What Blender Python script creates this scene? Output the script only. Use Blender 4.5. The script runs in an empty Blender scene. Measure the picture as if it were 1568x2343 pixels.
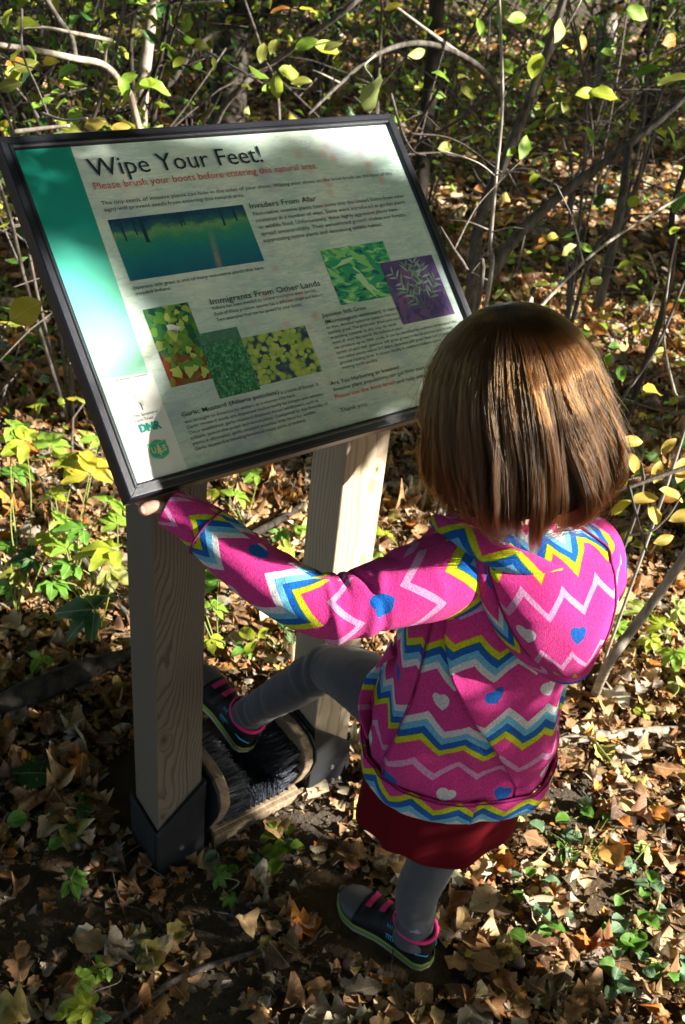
import bpy, math, random
import numpy as np
from mathutils import Vector, Matrix, Quaternion, Euler
from mathutils import noise as mnoise

random.seed(7)
rng = np.random.default_rng(7)
SC = bpy.context.scene
COL = SC.collection
rad = math.radians

# ------------------------------------------------------------------ camera
CAM_LOC = Vector((-0.7493, -0.9176, 1.6581))
CAM_ROT = Euler((0.97323, -0.095676, -0.631388), 'XYZ')
FPX = 2198.77            # focal length in units of a 1568 px wide frame
cd = bpy.data.cameras.new("camera")
cam = bpy.data.objects.new("camera", cd)
COL.objects.link(cam)
cam.location = CAM_LOC
cam.rotation_euler = CAM_ROT
cd.sensor_fit = 'HORIZONTAL'
cd.sensor_width = 36.0
cd.lens = FPX / 1568 * 36.0
cd.clip_start = 0.05
cd.clip_end = 400
cd.dof.use_dof = True
cd.dof.focus_distance = 1.28
cd.dof.aperture_fstop = 14.0
SC.camera = cam

# ------------------------------------------------------------------ light
SUN_EL, SUN_AZ = 27.0, -51.0        # azimuth of the sun measured from +x towards +y
S = Vector((math.cos(rad(SUN_AZ)) * math.cos(rad(SUN_EL)), math.sin(rad(SUN_AZ)) * math.cos(rad(SUN_EL)), math.sin(rad(SUN_EL))))
w = bpy.data.worlds.new("World")
SC.world = w
w.use_nodes = True
wn = w.node_tree.nodes
sky = wn.new('ShaderNodeTexSky')
sky.sky_type = 'NISHITA'
sky.sun_disc = False
sky.sun_elevation = rad(SUN_EL)
sky.sun_rotation = rad(90 - SUN_AZ)
w.node_tree.links.new(sky.outputs[0], wn['Background'].inputs[0])
wn['Background'].inputs[1].default_value = 0.05
sl = bpy.data.lights.new("sun", 'SUN')
sl.energy = 5.0
sl.angle = rad(0.5)
sl.color = (1.0, 0.93, 0.82)
sun = bpy.data.objects.new("sun", sl)
COL.objects.link(sun)
sun.rotation_euler = (-S).to_track_quat('-Z', 'Y').to_euler()
SC.view_settings.view_transform = 'Standard'
SC.view_settings.look = 'None'
SC.view_settings.exposure = 1.85
SC.view_settings.gamma = 1.0
SC.view_settings.use_curve_mapping = False
SC.render.engine = 'CYCLES'
SC.cycles.use_denoising = True
SC.cycles.max_bounces = 6
SC.cycles.transparent_max_bounces = 6
SC.cycles.caustics_reflective = False
SC.cycles.caustics_refractive = False
SC.cycles.sample_clamp_indirect = 4.0

# ------------------------------------------------------------------ measuring helpers (world points from sight lines)
RM = np.array(CAM_ROT.to_matrix())
CL = np.array(CAM_LOC)
def ray(x, y):
    return RM @ np.array([(x - 784) / FPX, -(y - 1171.5) / FPX, -1.0])
def atd(x, y, d):
    return Vector(CL + ray(x, y) * d)
def atz(x, y, z=0.0):
    r = ray(x, y)
    return Vector(CL + r * ((z - CL[2]) / r[2]))
def in_view(P, m=0.05):
    q = (P - CL) @ RM
    dd = -q[:, 2]
    u = q[:, 0] / np.maximum(dd, 1e-3) * FPX / 784
    v = q[:, 1] / np.maximum(dd, 1e-3) * FPX / 1171.5
    return (dd > 0) & (abs(u) < 1 + m) & (abs(v) < 1 + m)

# ------------------------------------------------------------------ object helpers
def link(name, data, parent=None, **props):
    o = bpy.data.objects.new(name, data)
    COL.objects.link(o)
    if parent is not None:
        o.parent = parent
    for k, v in props.items():
        if v is not None:
            o[k] = v
    return o
def empty(name, loc=(0, 0, 0), label=None, category=None, group=None, parent=None):
    o = link(name, None, parent, label=label, category=category, group=group)
    o.location = loc
    o.empty_display_size = 0.05
    return o
def mesh_data(name, V, F, mats, uv=None, col=None, smooth=True, fmat=None):
    """V (n,3); F (m,k) array or list of faces; uv per vertex; col per vertex."""
    me = bpy.data.meshes.new(name)
    V = np.asarray(V, np.float32)
    if isinstance(F, np.ndarray):
        k = F.shape[1]
        me.vertices.add(len(V)); me.vertices.foreach_set("co", V.ravel())
        me.loops.add(F.size); me.loops.foreach_set("vertex_index", F.astype(np.int32).ravel())
        me.polygons.add(len(F)); me.polygons.foreach_set("loop_start", np.arange(0, F.size, k, dtype=np.int32))
        me.update(calc_edges=True)
        me.validate()
    else:
        me.from_pydata([tuple(map(float, v)) for v in V], [], [tuple(int(i) for i in f) for f in F])
    if uv is not None:
        l = me.uv_layers.new(name="UVMap")
        idx = np.empty(len(me.loops), np.int32); me.loops.foreach_get("vertex_index", idx)
        l.data.foreach_set("uv", np.asarray(uv, np.float32)[idx].ravel())
    if col is not None:
        c = np.ones((len(V), 4), np.float32); c[:, :3] = col
        a = me.color_attributes.new("Col", 'FLOAT_COLOR', 'POINT')
        a.data.foreach_set("color", c.ravel())
    if smooth:
        me.polygons.foreach_set("use_smooth", np.ones(len(me.polygons), bool))
    for m in (mats if isinstance(mats, (list, tuple)) else [mats]):
        me.materials.append(m)
    if fmat is not None:
        me.polygons.foreach_set("material_index", np.asarray(fmat, np.int32))
    return me
def mesh(name, V, F, mats, parent=None, uv=None, col=None, smooth=True, fmat=None, **props):
    return link(name, mesh_data(name, V, F, mats, uv, col, smooth, fmat), parent, **props)
def grid_faces(n, m, wrap=False):
    """n rows, m columns."""
    mm = m if wrap else m - 1
    i, j = np.meshgrid(np.arange(n - 1), np.arange(mm), indexing='ij')
    a = i * m + j; b = i * m + (j + 1) % m
    return np.stack([a, b, b + m, a + m], -1).reshape(-1, 4)
class MB:
    """collects shapes of one part"""
    def __init__(s): s.V = []; s.F = []; s.n = 0; s.UV = []
    def add(s, V, F, uv=None):
        V = np.asarray(V, float)
        s.V.append(V)
        s.F += [tuple(int(i) + s.n for i in f) for f in F]
        s.UV.append(np.zeros((len(V), 2)) if uv is None else np.asarray(uv, float))
        s.n += len(V); return s
    def build(s, name, mat, parent=None, smooth=True, uv=False, **p):
        return mesh(name, np.concatenate(s.V), s.F, mat, parent, uv=np.concatenate(s.UV) if uv else None, smooth=smooth, **p)
def frames(P, up=None):
    """rotation-minimising frames along a polyline"""
    P = np.asarray(P, float)
    T = np.gradient(P, axis=0); T /= np.linalg.norm(T, axis=1)[:, None] + 1e-12
    a = np.array([0, 0, 1.0]) if up is None else np.asarray(up, float)
    if abs(T[0] @ a) > .95: a = np.array([1.0, 0, 0])
    N = np.zeros_like(P); n = a - (a @ T[0]) * T[0]; N[0] = n / np.linalg.norm(n)
    for i in range(1, len(P)):
        n = N[i - 1] - (N[i - 1] @ T[i]) * T[i]; N[i] = n / (np.linalg.norm(n) + 1e-12)
    return T, N, np.cross(T, N)
def tube(P, r, k=6, cap=True, jit=0.0):
    P = np.asarray(P, float); n = len(P)
    r = np.broadcast_to(np.asarray(r, float), (n,))
    T, N, B = frames(P)
    a = np.linspace(0, 2 * np.pi, k, endpoint=False)
    rr = r[:, None] * (1 + (jit * rng.standard_normal((n, k)) if jit else 0))
    V = P[:, None] + rr[..., None] * (np.cos(a)[None, :, None] * N[:, None] + np.sin(a)[None, :, None] * B[:, None])
    V = V.reshape(-1, 3)
    F = grid_faces(n, k, True)[:, ::-1]
    F = [tuple(f) for f in F]
    if cap:
        F.append(tuple(range(k))); F.append(tuple(range((n - 1) * k, n * k))[::-1])
    return V, F
def spline(P, n):
    """Catmull-Rom through P, n samples; extra columns are interpolated too"""
    P = np.asarray(P, float)
    Q = np.vstack([2 * P[0] - P[1], P, 2 * P[-1] - P[-2]])
    seg = np.linspace(0, len(P) - 1 - 1e-9, n)
    i = seg.astype(int); t = (seg - i)[:, None]
    a, b, c, d = Q[i], Q[i + 1], Q[i + 2], Q[i + 3]
    return .5 * ((2 * b) + (-a + c) * t + (2 * a - 5 * b + 4 * c - d) * t ** 2 + (-a + 3 * b - 3 * c + d) * t ** 3)
def box(c, s, M=None):
    c = np.asarray(c, float); s = np.asarray(s, float) / 2
    V = np.array([[x, y, z] for x in (-1, 1) for y in (-1, 1) for z in (-1, 1)]) * s
    if M is not None: V = V @ np.asarray(M).T
    return V + c, [(0, 1, 3, 2), (4, 6, 7, 5), (0, 4, 5, 1), (2, 3, 7, 6), (0, 2, 6, 4), (1, 5, 7, 3)]
def prism(poly, z0, z1):
    """poly in xy -> solid between z0 and z1"""
    n = len(poly)
    V = [(x, y, z0) for x, y in poly] + [(x, y, z1) for x, y in poly]
    F = [tuple(range(n))[::-1], tuple(range(n, 2 * n))] + [(i, (i + 1) % n, n + (i + 1) % n, n + i) for i in range(n)]
    return np.array(V, float), F
def bevel(o, wd, seg=2):
    m = o.modifiers.new("bevel", 'BEVEL'); m.width = wd; m.segments = seg; m.limit_method = 'ANGLE'; m.angle_limit = rad(40)
    return o

# ------------------------------------------------------------------ material helpers
class X:
    """node expression"""
    def __init__(s, nt, sock): s.nt, s.s = nt, sock
    def m(s, op, *a):
        n = s.nt.nodes.new('ShaderNodeMath'); n.operation = op
        for i, v in enumerate((s,) + a):
            if isinstance(v, X): s.nt.links.new(v.s, n.inputs[i])
            else: n.inputs[i].default_value = v
        return X(s.nt, n.outputs[0])
    def __add__(s, o): return s.m('ADD', o)
    def __radd__(s, o): return s.m('ADD', o)
    def __sub__(s, o): return s.m('SUBTRACT', o)
    def __mul__(s, o): return s.m('MULTIPLY', o)
    def __rmul__(s, o): return s.m('MULTIPLY', o)
    def __truediv__(s, o): return s.m('DIVIDE', o)
class Mat:
    def __init__(s, name, rough=0.8, spec=0.3, **kw):
        s.m = bpy.data.materials.new(name); s.m.use_nodes = True
        s.nt = s.m.node_tree; s.n = s.nt.nodes; s.b = s.n['Principled BSDF']; s.out = s.n['Material Output']
        s.b.inputs['Roughness'].default_value = rough
        s.b.inputs['Specular IOR Level'].default_value = spec
        for k, v in kw.items(): s.b.inputs[k.replace('_', ' ')].default_value = v
    def new(s, t, **kw):
        n = s.n.new('ShaderNode' + t)
        for k, v in kw.items():
            if k in n.inputs.keys() if hasattr(n.inputs, 'keys') else False: n.inputs[k].default_value = v
            else: setattr(n, k, v)
        return n
    def link(s, a, b): s.nt.links.new(a.s if isinstance(a, X) else a, b)
    def coord(s, which='Object', scale=(1, 1, 1), rot=(0, 0, 0), loc=(0, 0, 0)):
        t = s.n.new('ShaderNodeTexCoord'); mp = s.n.new('ShaderNodeMapping')
        mp.inputs['Scale'].default_value = scale; mp.inputs['Rotation'].default_value = rot; mp.inputs['Location'].default_value = loc
        s.link(t.outputs[which], mp.inputs[0]); return mp.outputs[0]
    def noise(s, co, scale=5, detail=3, rough=.55, dist=0, out=0):
        n = s.n.new('ShaderNodeTexNoise'); n.inputs['Scale'].default_value = scale; n.inputs['Detail'].default_value = detail
        n.inputs['Roughness'].default_value = rough; n.inputs['Distortion'].default_value = dist
        if co is not None: s.link(co, n.inputs['Vector'])
        return n.outputs[out]
    def voro(s, co, scale=5, out='Distance', feature='F1', rand=1.0):
        n = s.n.new('ShaderNodeTexVoronoi'); n.feature = feature; n.inputs['Scale'].default_value = scale; n.inputs['Randomness'].default_value = rand
        if co is not None: s.link(co, n.inputs['Vector'])
        return n.outputs[out]
    def ramp(s, fac, stops, interp='LINEAR'):
        n = s.n.new('ShaderNodeValToRGB'); cr = n.color_ramp; cr.interpolation = interp
        while len(cr.elements) < len(stops): cr.elements.new(0.5)
        for e, (p, c) in zip(cr.elements, sorted(stops, key=lambda q: q[0])):
            e.position = p; e.color = (*c, 1) if len(c) == 3 else c
        if fac is not None: s.link(fac, n.inputs[0])
        return n.outputs[0]
    def mix(s, f, a, b, mode='MIX'):
        n = s.n.new('ShaderNodeMix'); n.data_type = 'RGBA'; n.blend_type = mode
        for v, i in ((f, 0), (a, 6), (b, 7)):
            if isinstance(v, (int, float)): n.inputs[i].default_value = v
            elif isinstance(v, tuple): n.inputs[i].default_value = (*v, 1)
            else: s.link(v, n.inputs[i])
        return n.outputs[2]
    def color(s, c):
        if isinstance(c, tuple): s.b.inputs['Base Color'].default_value = (*c, 1)
        else: s.link(c, s.b.inputs['Base Color'])
        return s
    def bump(s, h, strength=.3, dist=.002):
        n = s.n.new('ShaderNodeBump'); n.inputs['Strength'].default_value = strength; n.inputs['Distance'].default_value = dist
        s.link(h, n.inputs['Height']); s.link(n.outputs[0], s.b.inputs['Normal']); s.bumpn = n; return s
    def attr(s, name='Col'):
        n = s.n.new('ShaderNodeAttribute'); n.attribute_name = name; return n.outputs['Color']
    def translucent(s, colsock, amount):
        t = s.n.new('ShaderNodeBsdfTranslucent'); mx = s.n.new('ShaderNodeMixShader'); mx.inputs[0].default_value = amount
        if isinstance(colsock, tuple): t.inputs[0].default_value = (*colsock, 1)
        else: s.link(colsock, t.inputs[0])
        s.link(s.b.outputs[0], mx.inputs[1]); s.link(t.outputs[0], mx.inputs[2]); s.link(mx.outputs[0], s.out.inputs[0]); return s
def plain(name, c, rough=.6, spec=.3, bumps=None, vary=0.0):
    m = Mat(name, rough, spec)
    co = m.coord()
    if vary:
        f = m.noise(co, vary, 4)
        m.color(m.mix(f, tuple(v * .72 for v in c), tuple(min(1, v * 1.25) for v in c)))
    else: m.color(c)
    if bumps: m.bump(m.noise(co, bumps[0], 3), bumps[1], bumps[2] if len(bumps) > 2 else .002)
    return m.m

# leaf-like things take their own colour from the mesh
def leaf_mat(name, transl, rough=.55, spec=.3, mott=60, tint=1.25, dark=.55):
    m = Mat(name, rough, spec)
    c = m.attr(); co = m.coord('UV', (1, 1, 1))
    n = m.noise(m.coord('Object'), mott, 4, .6)
    f = m.ramp(n, [(.3, (dark,) * 3), (.6, (1, 1, 1)), (.8, (tint,) * 3)])
    cc = m.mix(1.0, c, f, 'MULTIPLY')
    # midrib and side veins from the leaf's own coordinates
    sx = m.n.new('ShaderNodeSeparateXYZ'); m.link(co, sx.inputs[0])
    u, v = X(m.nt, sx.outputs[0]), X(m.nt, sx.outputs[1])
    au = (u - .5).m('ABSOLUTE')
    rib = au.m('LESS_THAN', .022)
    side = ((v * 9.0) - (au * 9.0)).m('FRACT').m('LESS_THAN', .10)
    vein = rib.m('MAXIMUM', side * .55)
    cc = m.mix(vein * .30, cc, (.85, .8, .5))
    m.color(cc); m.translucent(cc, transl)
    m.bump(n, .35, .002)
    return m.m
M_DRY = leaf_mat('dry_leaf', .12, .7, .15, 55, 1.3, .45)
M_GREEN = leaf_mat('green_leaf', .38, .42, .35, 40, 1.15, .75)

def bark(name, c1, c2, sc=30, st=.6):
    m = Mat(name, .85, .2)
    co = m.coord('Object', (1, 1, .18))
    n = m.noise(co, sc, 5, .65)
    n2 = m.noise(m.coord('Object'), sc * .25, 3)
    m.color(m.mix(n2, m.ramp(n, [(.3, c1), (.65, c2)]), m.ramp(n, [(.35, tuple(v * .6 for v in c1)), (.7, c2)])))
    m.bump(n, st, .006)
    return m.m
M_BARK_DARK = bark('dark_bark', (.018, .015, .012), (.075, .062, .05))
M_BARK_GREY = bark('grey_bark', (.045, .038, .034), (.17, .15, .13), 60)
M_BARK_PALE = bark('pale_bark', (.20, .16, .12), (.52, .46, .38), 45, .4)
M_TWIG = bark('twig_bark', (.06, .048, .042), (.20, .17, .15), 120, .3)
M_TWIG_PALE = bark('pale_twig_bark', (.22, .19, .16), (.46, .42, .36), 120, .3)
M_STEM = plain('green_stem', (.22, .28, .06), .5)

# ------------------------------------------------------------------ leaf shapes (length along +y from 0 to 1, up +z)
def leaf_grid(prof, nl=7, fold=.25, droop=.3, curl=.0, half=2, twist=0.0, seed=0, rag=0.0):
    """prof(t)-> half width; returns V,F,uv"""
    r = np.random.default_rng(seed)
    t = np.linspace(0, 1, nl)
    s = np.linspace(-1, 1, 2 * half + 1)
    wv = np.array([prof(x) for x in t])
    V = []; UV = []
    ph = r.random() * 6; R_ = r.normal(0, 1, (nl, 2)).clip(-1.6, 1.6); ruf = .03 + .05 * rag
    for i, tt in enumerate(t):
        for q in s:
            x = q * wv[i]
            if rag: x *= 1 + rag * abs(q) * R_[i, int(q > 0)]
            z = abs(x) * fold - droop * tt * tt + curl * (x * x) * 2.2 + ruf * math.sin(9 * tt + 4 * q + ph) * (abs(q) + .3)
            a = twist * tt
            V.append((x * math.cos(a) - z * math.sin(a), tt, x * math.sin(a) + z * math.cos(a)))
            UV.append((.5 + .5 * q * wv[i] / max(wv.max(), 1e-3), tt))
    return np.array(V), grid_faces(nl, 2 * half + 1), np.array(UV)
oval = lambda wd, pk=.45: (lambda t: wd * max(0.015, (math.sin(math.pi * t ** (math.log(.5) / math.log(pk))) ** .8)))
def oak(t): return (.13 + .17 * math.sin(math.pi * min(1, t * 1.02)) * (1 + .38 * math.sin(t * 24 + .5))) * (1 if .06 < t < .97 else .12)
def serr(t): return .27 * math.sin(math.pi * t ** .8) ** .75 * (1 + .14 * ((t * 14) % 1)) if 0 < t < 1 else .012
def palm_leaf(lobes=5, depth=.5, teeth=1, seed=0, cup=.15, spread=2.5):
    """maple-like leaf: outline about the leaf's base, ring + inner ring"""
    r = np.random.default_rng(seed)
    out = []
    angs = np.linspace(-spread, spread, lobes)
    ln = [.62, .85, 1.0, .85, .62] if lobes == 5 else [1.0] * lobes
    pts = []
    for i, (a, L) in enumerate(zip(angs, ln)):
        for da, k in ((-.20, .72), (-.10, .80), (0, 1.0), (.10, .80), (.20, .72)):
            pts.append((a + da, L * k * (1 + .05 * r.standard_normal())))
        if i < lobes - 1: pts.append(((a + angs[i + 1]) / 2, depth * .85))
    V = [(0, 0, 0)]; UV = [(.5, 0)]
    n = len(pts)
    for k in (.5, 1.0):
        for a, L in pts:
            z = cup * (L * k) ** 2 * (1 + .9 * math.sin(a * 2.1 + seed)) - .10 * k * math.cos(a * 5 + seed)
            V.append((math.sin(a) * L * k * .5, .42 + math.cos(a) * L * k * .5 - .0, z))
            UV.append((.5 + math.sin(a) * L * k * .5, .45 + math.cos(a) * L * k * .5))
    V[0] = (0, .42, 0); UV[0] = (.5, .45)
    F = [(0, 1 + i, 2 + i) for i in range(n - 1)]
    F += [(1 + i, 1 + n + i, 2 + n + i, 2 + i) for i in range(n - 1)]
    return np.array(V, float), F, np.array(UV)
def tris(F):
    o = []
    for f in F:
        for k in range(1, len(f) - 1): o.append((f[0], f[k], f[k + 1]))
    return np.array(o, np.int32)
def scatter(protos, pos, yaw, tilt, tdir, size, pick, colors, flip=None):
    """joined copies of leaf shapes as arrays"""
    VV, FF, UU, CC = [], [], [], []; off = 0
    for k, (V, F, UV) in enumerate(protos):
        sel = np.where(pick == k)[0]
        if not len(sel): continue
        Ft = tris(F)
        V = V - np.array([0, .5, 0])
        cy, sy = np.cos(yaw[sel]), np.sin(yaw[sel])
        v = V[None] * size[sel][:, None, None]
        if flip is not None: v = v * np.stack([np.ones(len(sel)), np.ones(len(sel)), np.where(flip[sel], -1, 1)], -1)[:, None]
        x = v[..., 0] * cy[:, None] - v[..., 1] * sy[:, None]
        y = v[..., 0] * sy[:, None] + v[..., 1] * cy[:, None]
        z = v[..., 2]
        # tilt about a horizontal axis
        ct, st = np.cos(tilt[sel])[:, None], np.sin(tilt[sel])[:, None]
        ax, ay = np.cos(tdir[sel])[:, None], np.sin(tdir[sel])[:, None]
        al = x * ax + y * ay; pe = -x * ay + y * ax
        pe2 = pe * ct - z * st; z2 = pe * st + z * ct
        x = al * ax - pe2 * ay; y = al * ay + pe2 * ax
        P = np.stack([x, y, z2], -1) + pos[sel][:, None]
        n = len(V)
        VV.append(P.reshape(-1, 3)); UU.append(np.tile(UV, (len(sel), 1)))
        CC.append(np.repeat(colors[sel], n, 0))
        FF.append((Ft[None] + (off + np.arange(len(sel)) * n)[:, None, None]).reshape(-1, 3))
        off += n * len(sel)
    return np.concatenate(VV), np.concatenate(FF), np.concatenate(UU), np.concatenate(CC)

# ------------------------------------------------------------------ ground
def gh(x, y):
    x = np.asarray(x, float); y = np.asarray(y, float)
    r = np.hypot(x, y)
    far = np.clip((r - 1.5) / 6, 0, 1)
    h = .006 * np.sin(x * 11 + 1.3 * np.sin(y * 7)) * np.sin(y * 9 + .7) + .010 * np.sin(x * 3.1 + .5) * np.sin(y * 2.7 + 1)
    return h * (1 - .0 * far) + far * (.07 * np.sin(x * .9 + 1) * np.sin(y * .8) + .03 * np.sin(x * 2.3) * np.sin(y * 2.9))
gx = np.concatenate([np.linspace(-60, -3, 30), np.linspace(-2.9, 3.5, 180), np.linspace(3.6, 12, 90), np.linspace(12.5, 70, 45)])
gy = np.concatenate([np.linspace(-60, -3, 30), np.linspace(-2.9, 3.5, 180), np.linspace(3.6, 12, 90), np.linspace(12.5, 70, 45)])
GX, GY = np.meshgrid(gx, gy)
m = Mat('soil', .95, .1)
co = m.coord()
n1 = m.noise(co, 3.0, 5, .6); n2 = m.noise(co, 70, 6, .7); v1 = m.voro(co, 26, 'Color')
soil = m.mix(n2, (.035, .027, .02), (.17, .14, .11))
leafy = m.mix(m.noise(co, 60, 2), m.mix(v1, (.10, .05, .02), (.30, .20, .11)), (.05, .035, .02))
m.color(m.mix(m.ramp(n1, [(.45, (0, 0, 0)), (.6, (.7, .7, .7))]), soil, leafy))
m.bump(n2, .9, .012)
M_SOIL = m.m
ground = mesh('ground', np.stack([GX, GY, gh(GX, GY)], -1).reshape(-1, 3), grid_faces(len(gy), len(gx)), M_SOIL, kind='structure')

# leaf litter ---------------------------------------------------------------
DRY = []
for sd in range(3): DRY.append(leaf_grid(oval(.30 + .05 * sd, .45), 8, .14, .06 + .06 * sd, .35 * sd, 1, .3 * (sd - 1), sd, .28))
for sd in range(3): DRY.append(leaf_grid(oak, 15, .12, .06 + .06 * sd, .5, 1, .3 * (sd - 1), 10 + sd, .22))
for sd in range(2): DRY.append(palm_leaf(5, .5, seed=sd, cup=.35))
DRY.append(leaf_grid(oval(.34, .4), 9, .75, .15, .9, 1, .8, 33, .35))
DRY.append(leaf_grid(oval(.36, .55), 9, -.3, .12, -.5, 1, -.4, 35, .4))
DRY_FAR = [leaf_grid(oval(.27, .45), 4, .4, .3, .3, 1, .3, 40), leaf_grid(oval(.3, .5), 4, -.4, .3, -.3, 1, -.5, 41)]
PAL = np.array([(.36, .20, .095), (.50, .31, .15), (.30, .145, .06), (.56, .40, .23), (.20, .11, .06), (.50, .23, .06), (.55, .18, .03), (.30, .24, .18), (.52, .40, .12), (.12, .075, .05), (.42, .34, .27), (.56, .47, .33)])
PW_ = np.array([.15, .15, .12, .10, .12, .07, .04, .08, .04, .07, .07, .05]); PW_ /= PW_.sum()
def litter_colors(n):
    c = PAL[rng.choice(len(PAL), n, p=PW_)] * 1.3
    return np.clip(c * rng.uniform(.7, 1.25, (n, 1)) * rng.uniform(.93, 1.07, (n, 3)), 0, .8)
DIRT = [((.06, .05), (.15, .11)), ((-.17, -.0), (.18, .16)), ((-.31, -.15), (.24, .15)), ((-.40, .22), (.12, .10)), ((-.1, -.2), (.12, .09)), ((.0, .02), (.16, .10)), ((.55, -.2), (.12, .08)), ((.48, -.42), (.14, .09)), ((.28, -.62), (.1, .08)), ((-.42, .16), (.2, .16))]
def dirt_amount(x, y):
    a = np.zeros_like(x)
    for (cx, cy), (rx, ry) in DIRT:
        a = np.maximum(a, np.exp(-(((x - cx) / rx) ** 2 + ((y - cy) / ry) ** 2) * .9))
    return a
def blocked(x, y):
    b = ((x > -.245) & (x < .225) & (y > .115) & (y < .42))
    for (ax, ay), (bx, by) in (((.08, -.30), (.02, -.11)),):
        t = np.clip(((x - ax) * (bx - ax) + (y - ay) * (by - ay)) / ((bx - ax) ** 2 + (by - ay) ** 2), 0, 1)
        b |= np.hypot(x - ax - t * (bx - ax), y - ay - t * (by - ay)) < .062
    return b
def near_points(n, zmax=.0, x=(-1.2, 3.2), y=(-1.1, 3.4)):
    px = rng.uniform(*x, n); py = rng.uniform(*y, n)
    P = np.stack([px, py, gh(px, py)], -1)
    k = in_view(P, .12)
    return P[k]
# individual leaves: those that show largest
P = near_points(42000)
dist = np.linalg.norm(P - CL, axis=1)
keep = ~blocked(P[:, 0], P[:, 1]) & (rng.random(len(P)) > dirt_amount(P[:, 0], P[:, 1]) * .93)
P = P[keep]; dist = dist[keep]
n = len(P)
size = rng.gamma(5, .0082, n).clip(.014, .10) * .95
order = np.argsort(-(size / dist) * (dist < 2.6))
big = order[:1500]; big = rng.permutation(big)[:290]
mask = np.ones(n, bool); mask[big] = False
rest = np.where(mask)[0]
yaw = rng.uniform(0, 6.28, n); tilt = np.abs(rng.normal(0, .20, n)); tdir = rng.uniform(0, 6.28, n)
pick = rng.choice(len(DRY), n, p=np.array([.15, .15, .13, .07, .07, .06, .01, .01, .18, .17]))
cols = litter_colors(n)
zz = rng.uniform(.003, .026, n) + .012 * tilt
Q = P.copy(); Q[:, 2] += zz
V, F, UV, C = scatter(DRY, Q[rest], yaw[rest], tilt[rest], tdir[rest], size[rest], pick[rest], cols[rest], rng.random(len(rest)) < .35)
mesh('leaf_litter', V, F, M_DRY, uv=UV, col=C, smooth=True, kind='stuff', label='brown dry leaf litter covering the soil near the sign')
# small broken pieces between the leaves
Pf = near_points(60000, x=(-1.0, 2.2), y=(-1.1, 2.4)); Pf = Pf[~blocked(Pf[:, 0], Pf[:, 1]) & (rng.random(len(Pf)) > dirt_amount(Pf[:, 0], Pf[:, 1]) * .8)]
nf = len(Pf); Pf[:, 2] += rng.uniform(.002, .022, nf)
V, F, UV, C = scatter([leaf_grid(oval(.42, .5), 4, .3, .2, .4, 1, .5, 60, .6), leaf_grid(oval(.3, .35), 4, -.5, .2, .3, 1, -.8, 61, .7), leaf_grid(oval(.5, .6), 3, .7, .1, .3, 1, .2, 62, .5)], Pf, rng.uniform(0, 6.28, nf), np.abs(rng.normal(0, .5, nf)), rng.uniform(0, 6.28, nf), rng.uniform(.008, .026, nf), rng.integers(0, 3, nf), litter_colors(nf) * rng.uniform(.4, 1.1, (nf, 1)))
mesh('leaf_fragments', V, F, M_DRY, uv=UV, col=C, kind='stuff', label='crumbled fragments of dry leaves between the whole ones')
# shared meshes for the individual ones
DRYME = {}
def dry_me(k, ci):
    if (k, ci) not in DRYME:
        V, F, UV = DRY[k]
        DRYME[(k, ci)] = mesh_data('fallen_leaf', V - np.array([0, .5, 0]), tris(F), M_DRY, uv=UV, col=np.tile(PAL[ci] * 1.05, (len(V), 1)))
    return DRYME[(k, ci)]
for i in big:
    o = link('fallen_leaf', dry_me(int(pick[i]), int(rng.choice(len(PAL), p=PW_))), ground)
    o.location = Q[i] + [0, 0, .012]
    o.rotation_euler = (float(tilt[i] * math.cos(tdir[i])), float(tilt[i] * math.sin(tdir[i])), float(yaw[i]))
    s = float(size[i]) * .98; o.scale = (s, s, s)
# farther litter
n = 60000
rr = np.sqrt(rng.uniform(2.0 ** 2, 17 ** 2, n)) * rng.uniform(.35, 1, n) ** .5
aa = rng.uniform(rad(5), rad(105), n)
x = CL[0] + rr * np.cos(aa); y = CL[1] + rr * np.sin(aa)
P = np.stack([x, y, gh(x, y)], -1); P = P[in_view(P, .05) & ((x > 3.2) | (y > 3.4) | (rr > 3.0))]
n = len(P)
V, F, UV, C = scatter(DRY_FAR, P + np.stack([np.zeros(n), np.zeros(n), rng.uniform(.004, .05, n)], -1), rng.uniform(0, 6.28, n), np.abs(rng.normal(0, .45, n)), rng.uniform(0, 6.28, n),
                      rng.uniform(.05, .13, n), rng.integers(0, 2, n), litter_colors(n) * 1.1)
mesh('far_leaf_litter', V, F, M_DRY, uv=UV, col=C, kind='stuff', label='brown leaf litter on the woodland floor farther back')
# crumbs and debris on the soil
n = 16000
px = rng.uniform(-1.0, 1.4, n); py = rng.uniform(-1.0, 1.2, n)
P = np.stack([px, py, gh(px, py) + .002], -1)
P = P[in_view(P, .05) & ~blocked(px, py)]; n = len(P)
tet = np.array([(1, 0, -.5), (-.5, .87, -.5), (-.5, -.87, -.5), (0, 0, 1)], float)
sz = rng.uniform(.0012, .0045, n)
R3 = rng.normal(0, 1, (n, 3, 3)); R3 /= np.linalg.norm(R3, axis=2)[..., None]
V = (np.einsum('nij,kj->nki', R3, tet) * sz[:, None, None] + P[:, None]).reshape(-1, 3)
F = (np.array([(0, 1, 2), (0, 3, 1), (1, 3, 2), (2, 3, 0)])[None] + (np.arange(n) * 4)[:, None, None]).reshape(-1, 3)
cr = rng.uniform(.3, 1.1, (n, 1)) * np.array([[.26, .2, .15]])
mesh('soil_crumbs', V, F, M_DRY, uv=np.zeros((len(V), 2)), col=np.repeat(cr, 4, 0), smooth=False, kind='stuff', label='small crumbs of soil and bark on the bare ground')
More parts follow.
